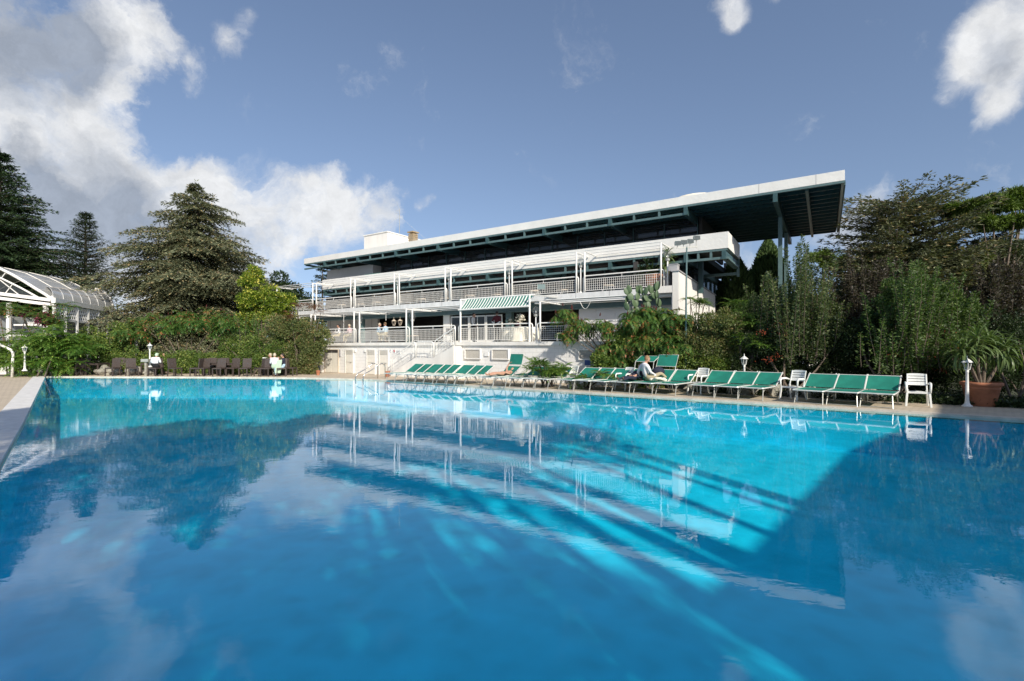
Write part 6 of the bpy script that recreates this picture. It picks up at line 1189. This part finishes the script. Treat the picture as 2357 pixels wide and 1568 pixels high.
for lb_, x, y, D, r_, bsx in (('left', 1765, 780, 18.1, .9, 1820), ('right', 2150, 780, 16.3, 1.0, 2060)):
    host = [o for o in C.objects if o.get('category') == 'bush' and o.name.startswith('firethorn')][0 if lb_ == 'left' else 1]
    mb = MB(); r2 = random.Random(9 if lb_ == 'left' else 10)
    spots = [(1757, 765), (1805, 770), (1800, 745), (1790, 820), (1765, 830)] if lb_ == 'left' else [(2178, 765), (2130, 770), (2070, 790), (2140, 820), (2170, 850), (2060, 815), (2110, 835), (2190, 800)]
    for sx_, sy_ in spots:
        c = ad(sx_, sy_, D - .35)
        for k in range(26): mb.ell(c + Vector((r2.gauss(0, .11), r2.gauss(0, .12), r2.gauss(0, .06))), .018, .018, .018, 5, 3)
    mb.build('berry', 'berry', host, kind='stuff')
# cypresses, pines and cedars behind
def cyp(label, x, D, top, r_, seed):
    h = zat(top, D); b = bs(x, D); n_ = int(h * 1500); t_ = thing('cypress_tree', label, 'tree', b, 'dark cypresses behind the hotel'); q = rng.random(n_) ** .8; a = rng.uniform(0, 6.283, n_)
    rad = r_ * (np.sin(np.clip(q * 2.2 + .45, 0, 3.1)) * .9 + .1) * (1 - q ** 7) * (1 + .12 * np.sin(a * 5 + q * 20)) * rng.uniform(.72, 1.06, n_); P = np.stack([b[0] + rad * np.cos(a), b[1] + rad * np.sin(a), .2 + q * (h - .3)], 1)
    D_ = unit(np.stack([np.cos(a) * .35, np.sin(a) * .35, np.full(n_, 1.0)], 1) + rng.normal(0, .18, (n_, 3))); leaves('crown', P, D_, unit(np.cross(D_, rng.normal(size=(n_, 3)))), .34, .10, 'cypress', t_); mb = MB(); mb.tube([b, (b[0], b[1], h * .9)], [.16, .03], 7); mb.build('trunk', 'bark', t_)
cyp('dark columnar cypress left of the canopy column', 1768, 33, 552, 1.35, 1); cyp('shorter dark cypress beside the glazed end of the hotel', 1694, 32, 590, 1.15, 2)
conifer('cedar_tree', 'grey green cedar with ragged spreading top behind the right bushes', bs(2085, 26), 10.0, 5.2, 16, 13, 'cedar_blue', droop=.08, tuft=.16, dens=22, low=.25, prof=lambda f: .45 + .6 * (1 - f) ** .7 if f < .97 else .35, seed=71, upturn=.12)
conifer('cedar_tree', 'dark cedar bough mass low behind the purple bush', bs(2010, 25), 7.0, 3.0, 12, 11, 'cedar_blue', droop=.12, tuft=.15, dens=18, low=.3, prof=lambda f: .4 + (1 - f) ** .7, seed=72)
def pine(label, x, D, ells, seed, n_=16000):
    t_ = bush('pine_tree', label, 'tree', bs(x, D), ells, n_, .24, .05, 'pine', lobes=26, lobe=.26, stems=9, part='crown'); return t_
pine('umbrella pine with bright green flat crown at the upper right', 2285, 24, [ev(2235, 478, 24, 1.2, 1.1, .45), ev(2290, 470, 24, 1.4, 1.2, .5), ev(2345, 458, 24, 1.2, 1.1, .5), ev(2400, 450, 24, 1.2, 1.1, .5), ev(2265, 515, 24, 1.1, 1, .35), ev(2330, 510, 24, 1.1, 1, .35)], 1, 42000)
pine('smaller umbrella pine seen between column and purple bush', 1905, 36, [ev(1888, 595, 36, 1.2, 1, .7), ev(1930, 605, 36, 1.3, 1, .6)], 2, 9000)
bush('broadleaf_tree', 'dense dark green tree mass between the cedar and the umbrella pine', 'tree', bs(2150, 24), [ev(2000, 640, 25, 1.5, 1.0, 1.4), ev(2080, 615, 25, 1.6, 1.0, 1.5), ev(2160, 610, 25, 1.6, 1.0, 1.5), ev(2240, 610, 24.5, 1.5, 1.0, 1.4), ev(2330, 595, 24.5, 1.5, 1.0, 1.5)], 42000, .15, .055, 'darkgrey', lobes=30, lobe=.28)
bush('broadleaf_tree', 'grey brown leafy tree under the umbrella pine at the right edge', 'tree', bs(2330, 25), [ev(2290, 590, 25, 1.5, 1.2, 1.1), ev(2350, 590, 25, 1.6, 1.2, 1.2), ev(2240, 610, 24, 1.2, 1.2, .9), ev(2330, 650, 24, 1.8, 1.2, 1.1)], 18000, .13, .055, 'olive', lobes=26, lobe=.26)
bush('evergreen_shrub', 'dense backing shrubs behind the upright shoots', 'bush', bs(2000, 20.5), [ev(1760 + i * 72, 745 + 10 * (i % 2), 20.5, 1.1, .8, 1.5) for i in range(9)], 42000, .11, .06, 'darkbush', lobes=20)
# prickly pear
pp = thing('prickly_pear', 'prickly pear cactus with round pads at the terrace corner', 'cactus', bs(1480, 21.2)); rr = random.Random(12); proto = None
b0 = ad(1490, 720, 21.2); pads = [(b0, 0, .0), ]; allp = []
def pad(p, tilt, az, s_):
    global proto
    if proto is None:
        mb = MB(); mb.ell((0, 0, .2), .13, .028, .2, 14, 9); proto = mb.build('pad', 'cactus', None, smooth=True); o = proto; o.parent = pp
    else: o = proto.copy(); C.objects.link(o); o.parent = pp
    o.location = p - Vector(OFF[pp.name]); o.rotation_euler = (rr.uniform(-.2, .2), tilt, az); o.scale = (s_, s_ * 1.1, s_)
    return p + Matrix.Rotation(az, 3, 'Z') @ Matrix.Rotation(tilt, 3, 'Y') @ Vector((0, 0, .38 * s_))
st = [(ad(1492, 730, 21.2), .1), (ad(1470, 725, 21.2), -.3), (ad(1512, 725, 21.2), .35), (ad(1455, 730, 21.1), -.6)]
for p, tl in st:
    cur = [(p, tl)]
    for lv in range(4):
        nx = []
        for q, t_ in cur:
            e = pad(q, t_, rr.uniform(-.7, .7), rr.uniform(.8, 1.05))
            for k in range(2 if lv in (0, 1) and rr.random() < .6 else 1): nx.append((e, t_ * .6 + rr.uniform(-.65, .65)))
        cur = nx if lv < 3 else []
mb = MB(); mb.tube([Vector(bs(1480, 21.2)), ad(1490, 735, 21.2)], [.08, .06], 8); mb.build('stem', 'bark', pp)
for p in (ad(1452, 752, 20.6), ad(1456, 756, 20.6)): mb = MB(); mb.ell(p, .035, .035, .05, 8, 6); mb.build('fruit', 'orangefruit', pp, smooth=True)
# rocks at the foot of the right bank
rk = thing('rockery', 'dark rough rocks along the foot of the right bank', 'rocks', bs(1700, 17.8)); rr = random.Random(6)
for k in range(16):
    x = rr.uniform(1590, 2100); c_ = 19.6; a = (x - 1178.5) / 1107.; D = c_ / (.8377 + .5461 * a) + .25; bm = bmesh.new(); bmesh.ops.create_icosphere(bm, subdivisions=2, radius=1); c = Vector((a * D, D, .12)); w_ = rr.uniform(.18, .4)
    for v in bm.verts: nz = 1 + .2 * math.sin(v.co.x * 5 + k) + .15 * math.sin(v.co.y * 7 + k * 2); v.co = Vector((v.co.x * w_ * nz, v.co.y * w_ * .7 * nz, v.co.z * w_ * .8 * nz)) + c - Vector(OFF[rk.name])
    me = bpy.data.meshes.new('rock'); bm.to_mesh(me); bm.free(); me.materials.append(M['stone']); o = bpy.data.objects.new('rock', me); C.objects.link(o); o.parent = rk
P = []; rr2 = np.random.default_rng(3); xs = rr2.uniform(1590, 2420, 9000); a = (xs - 1178.5) / 1107.; Dd = (19.75 + rr2.uniform(-.15, 1.2, 9000)) / (.8377 + .5461 * a)
P = np.stack([a * Dd, Dd, rr2.uniform(0, .35, 9000) ** 1.5], 1); D_ = randdir(9000, .8); leaves('ground_cover', P, D_, unit(np.cross(D_, rng.normal(size=(9000, 3)))), .12, .06, 'darkbush', None)
# house glimpsed behind the right bushes
hs = thing('house', 'small white house with orange tiled roof and green shutters behind the bushes', 'house', bs(1945, 42)); p = ad(1945, 797, 42)
mb = MB(); mb.box(p.x - 3.2, p.x + 3.2, 42, 48, 0, 4.1); mb.build('wall', 'white', hs); mb = MB(); mb.add([(p.x - 3.5, 41.6, 4.1), (p.x + 3.5, 41.6, 4.1), (p.x + 3.5, 45, 5.0), (p.x - 3.5, 45, 5.0), (p.x + 3.5, 48.4, 4.1), (p.x - 3.5, 48.4, 4.1)], [(0, 1, 2, 3), (3, 2, 4, 5), (0, 3, 5), (1, 4, 2)]); mb.build('roof', 'tile', hs)
for dx in (-2.2, -.6, 1.0, 2.4): mb = MB(); mb.box(p.x + dx - .3, p.x + dx + .3, 41.95, 41.998, 2.4, 3.6); mb.build('shutter', 'shutter', hs)
# distant belt of trees all round
for i, (x, D, w_, h_) in enumerate([(-500, 75, 9, 7), (-250, 80, 9, 6), (-60, 85, 9, 6.5), (130, 80, 9, 6), (330, 78, 9, 5.5), (520, 80, 8, 5.5), (1800, 62, 6, 5), (1950, 60, 6, 5.5), (2120, 56, 7, 7), (2300, 52, 7, 8.5), (2520, 50, 8, 9)]):
    p = ad(x, 797, D); bush('distant_tree', 'distant dark tree, %s in the belt behind the %s garden' % (['first', 'second', 'third', 'fourth', 'fifth', 'sixth'][i if i < 6 else i - 6], 'left' if i < 6 else 'right'), 'tree', (p.x, p.y, 0), [(p.x, p.y, h_ * .5, w_, w_ * .6, h_ * .55)], 5000, .6, .35, 'oak', 'distant trees', lobes=20, lobe=.35, stems=3)
# ------------------------------------------------------------------ what stands behind the camera and shades the pool
nb = thing('changing_house', 'flat roofed white building behind the camera', 'building', (16, -6, 0)); c0 = Vector((9.2, -9.0, 0)); d1 = Vector((.674, .739, 0)); d2 = Vector((.739, -.674, 0))
mb = MB(); q = [c0, c0 + d2 * 14, c0 + d2 * 14 + d1 * 19, c0 + d1 * 19]; mb.hexa([Vector((v.x, v.y, -.1)) for v in q] + [Vector((v.x, v.y, 8.2)) for v in q]); mb.build('wall', 'white', nb)
mb = MB(); q = [v for v in q]; mb.hexa([Vector((v.x, v.y, 8.21)) for v in q] + [Vector((v.x, v.y, 8.5)) for v in q]); mb.build('roof', 'roofwhite', nb)
def shade(label, x, y, H_, r_, n_=5000, el=None, lf=.5):
    bush('pine_tree', label, 'tree', (x, y, 0), el or [(x, y, H_ - r_ * .4, r_, r_, r_ * .5), (x + r_ * .5, y + .5, H_ - r_ * .9, r_ * .8, r_ * .8, r_ * .45), (x - r_ * .5, y, H_ - r_, r_ * .8, r_ * .7, r_ * .4)], n_, lf, lf * .5, 'oak', 'trees behind the camera', lobes=16, lobe=.40, stems=4)
SHADE = [(.3, 15.0, 18, 2.6, 700, .45), (-2.0, 11.2, 17, 2.5, 600, .4), (-3.8, 16.2, 17, 2.8, 2400, .5), (-8, 16.4, 15, 3, 4600, .5), (-12.5, 15.8, 14, 3, 4200, .5), (-6.5, 12.2, 14, 3, 2000, .5), (-10.5, 10.5, 13, 3, 2000, .5), (-4.6, 7.6, 14, 2.5, 1300, .45), (-8, 6.5, 12, 2.6, 1300, .45), (-4.6, 4.2, 13, 1.5, 700, .4),
         (-2.6, 19.0, 18, 2.2, 3500, .5), (-7, 19.0, 17, 2.4, 3500, .5), (.9, 17.8, 19, 1.7, 1500, .5), (-.6, 7.0, 17, 2.1, 1500, .24), (.8, 4.8, 16, 1.9, 1300, .24), (-2.2, 5.0, 15, 1.6, 1000, .24)]
names_ = ordn + ['ninth', 'tenth', 'eleventh', 'twelfth', 'thirteenth', 'fourteenth', 'fifteenth', 'sixteenth']
for i, (fx_, fy_, h, r_, n_, lf_) in enumerate(SHADE): shade('shady tree behind the camera, %s of the group' % names_[i], fx_ + .728 * (h + 1.25), fy_ - 1.497 * (h + 1.25), h + r_ * .5, r_, n_, lf=lf_)

for i, (x0_, r_) in enumerate(((-2.3, .30), (-1.15, .42), (.25, .36), (1.25, .26))):
    bx0 = x0_ + 5.1; n_ = 900; q = rng.uniform(0, 1, n_); a = rng.uniform(0, 6.283, n_); rad = r_ * rng.uniform(.2, 1.25, n_) * np.sin(q * 2.6 + .4)
    t_ = thing('poplar_tree', 'slim columnar poplar behind the camera, %s of four' % ordn[i], 'tree', (bx0, -5, 0), 'trees behind the camera'); P = np.stack([bx0 + rad * np.cos(a), -5 + rad * np.sin(a), 1.5 + q * 5], 1); D_ = randdir(n_, .8)
    leaves('crown', P, D_, unit(np.cross(D_, rng.normal(size=(n_, 3)))), .28, .16, 'oak', t_); mb = MB(); mb.tube([(bx0, -5, 0), (bx0, -5, 6)], [.12, .03], 7); mb.build('trunk', 'bark', t_)
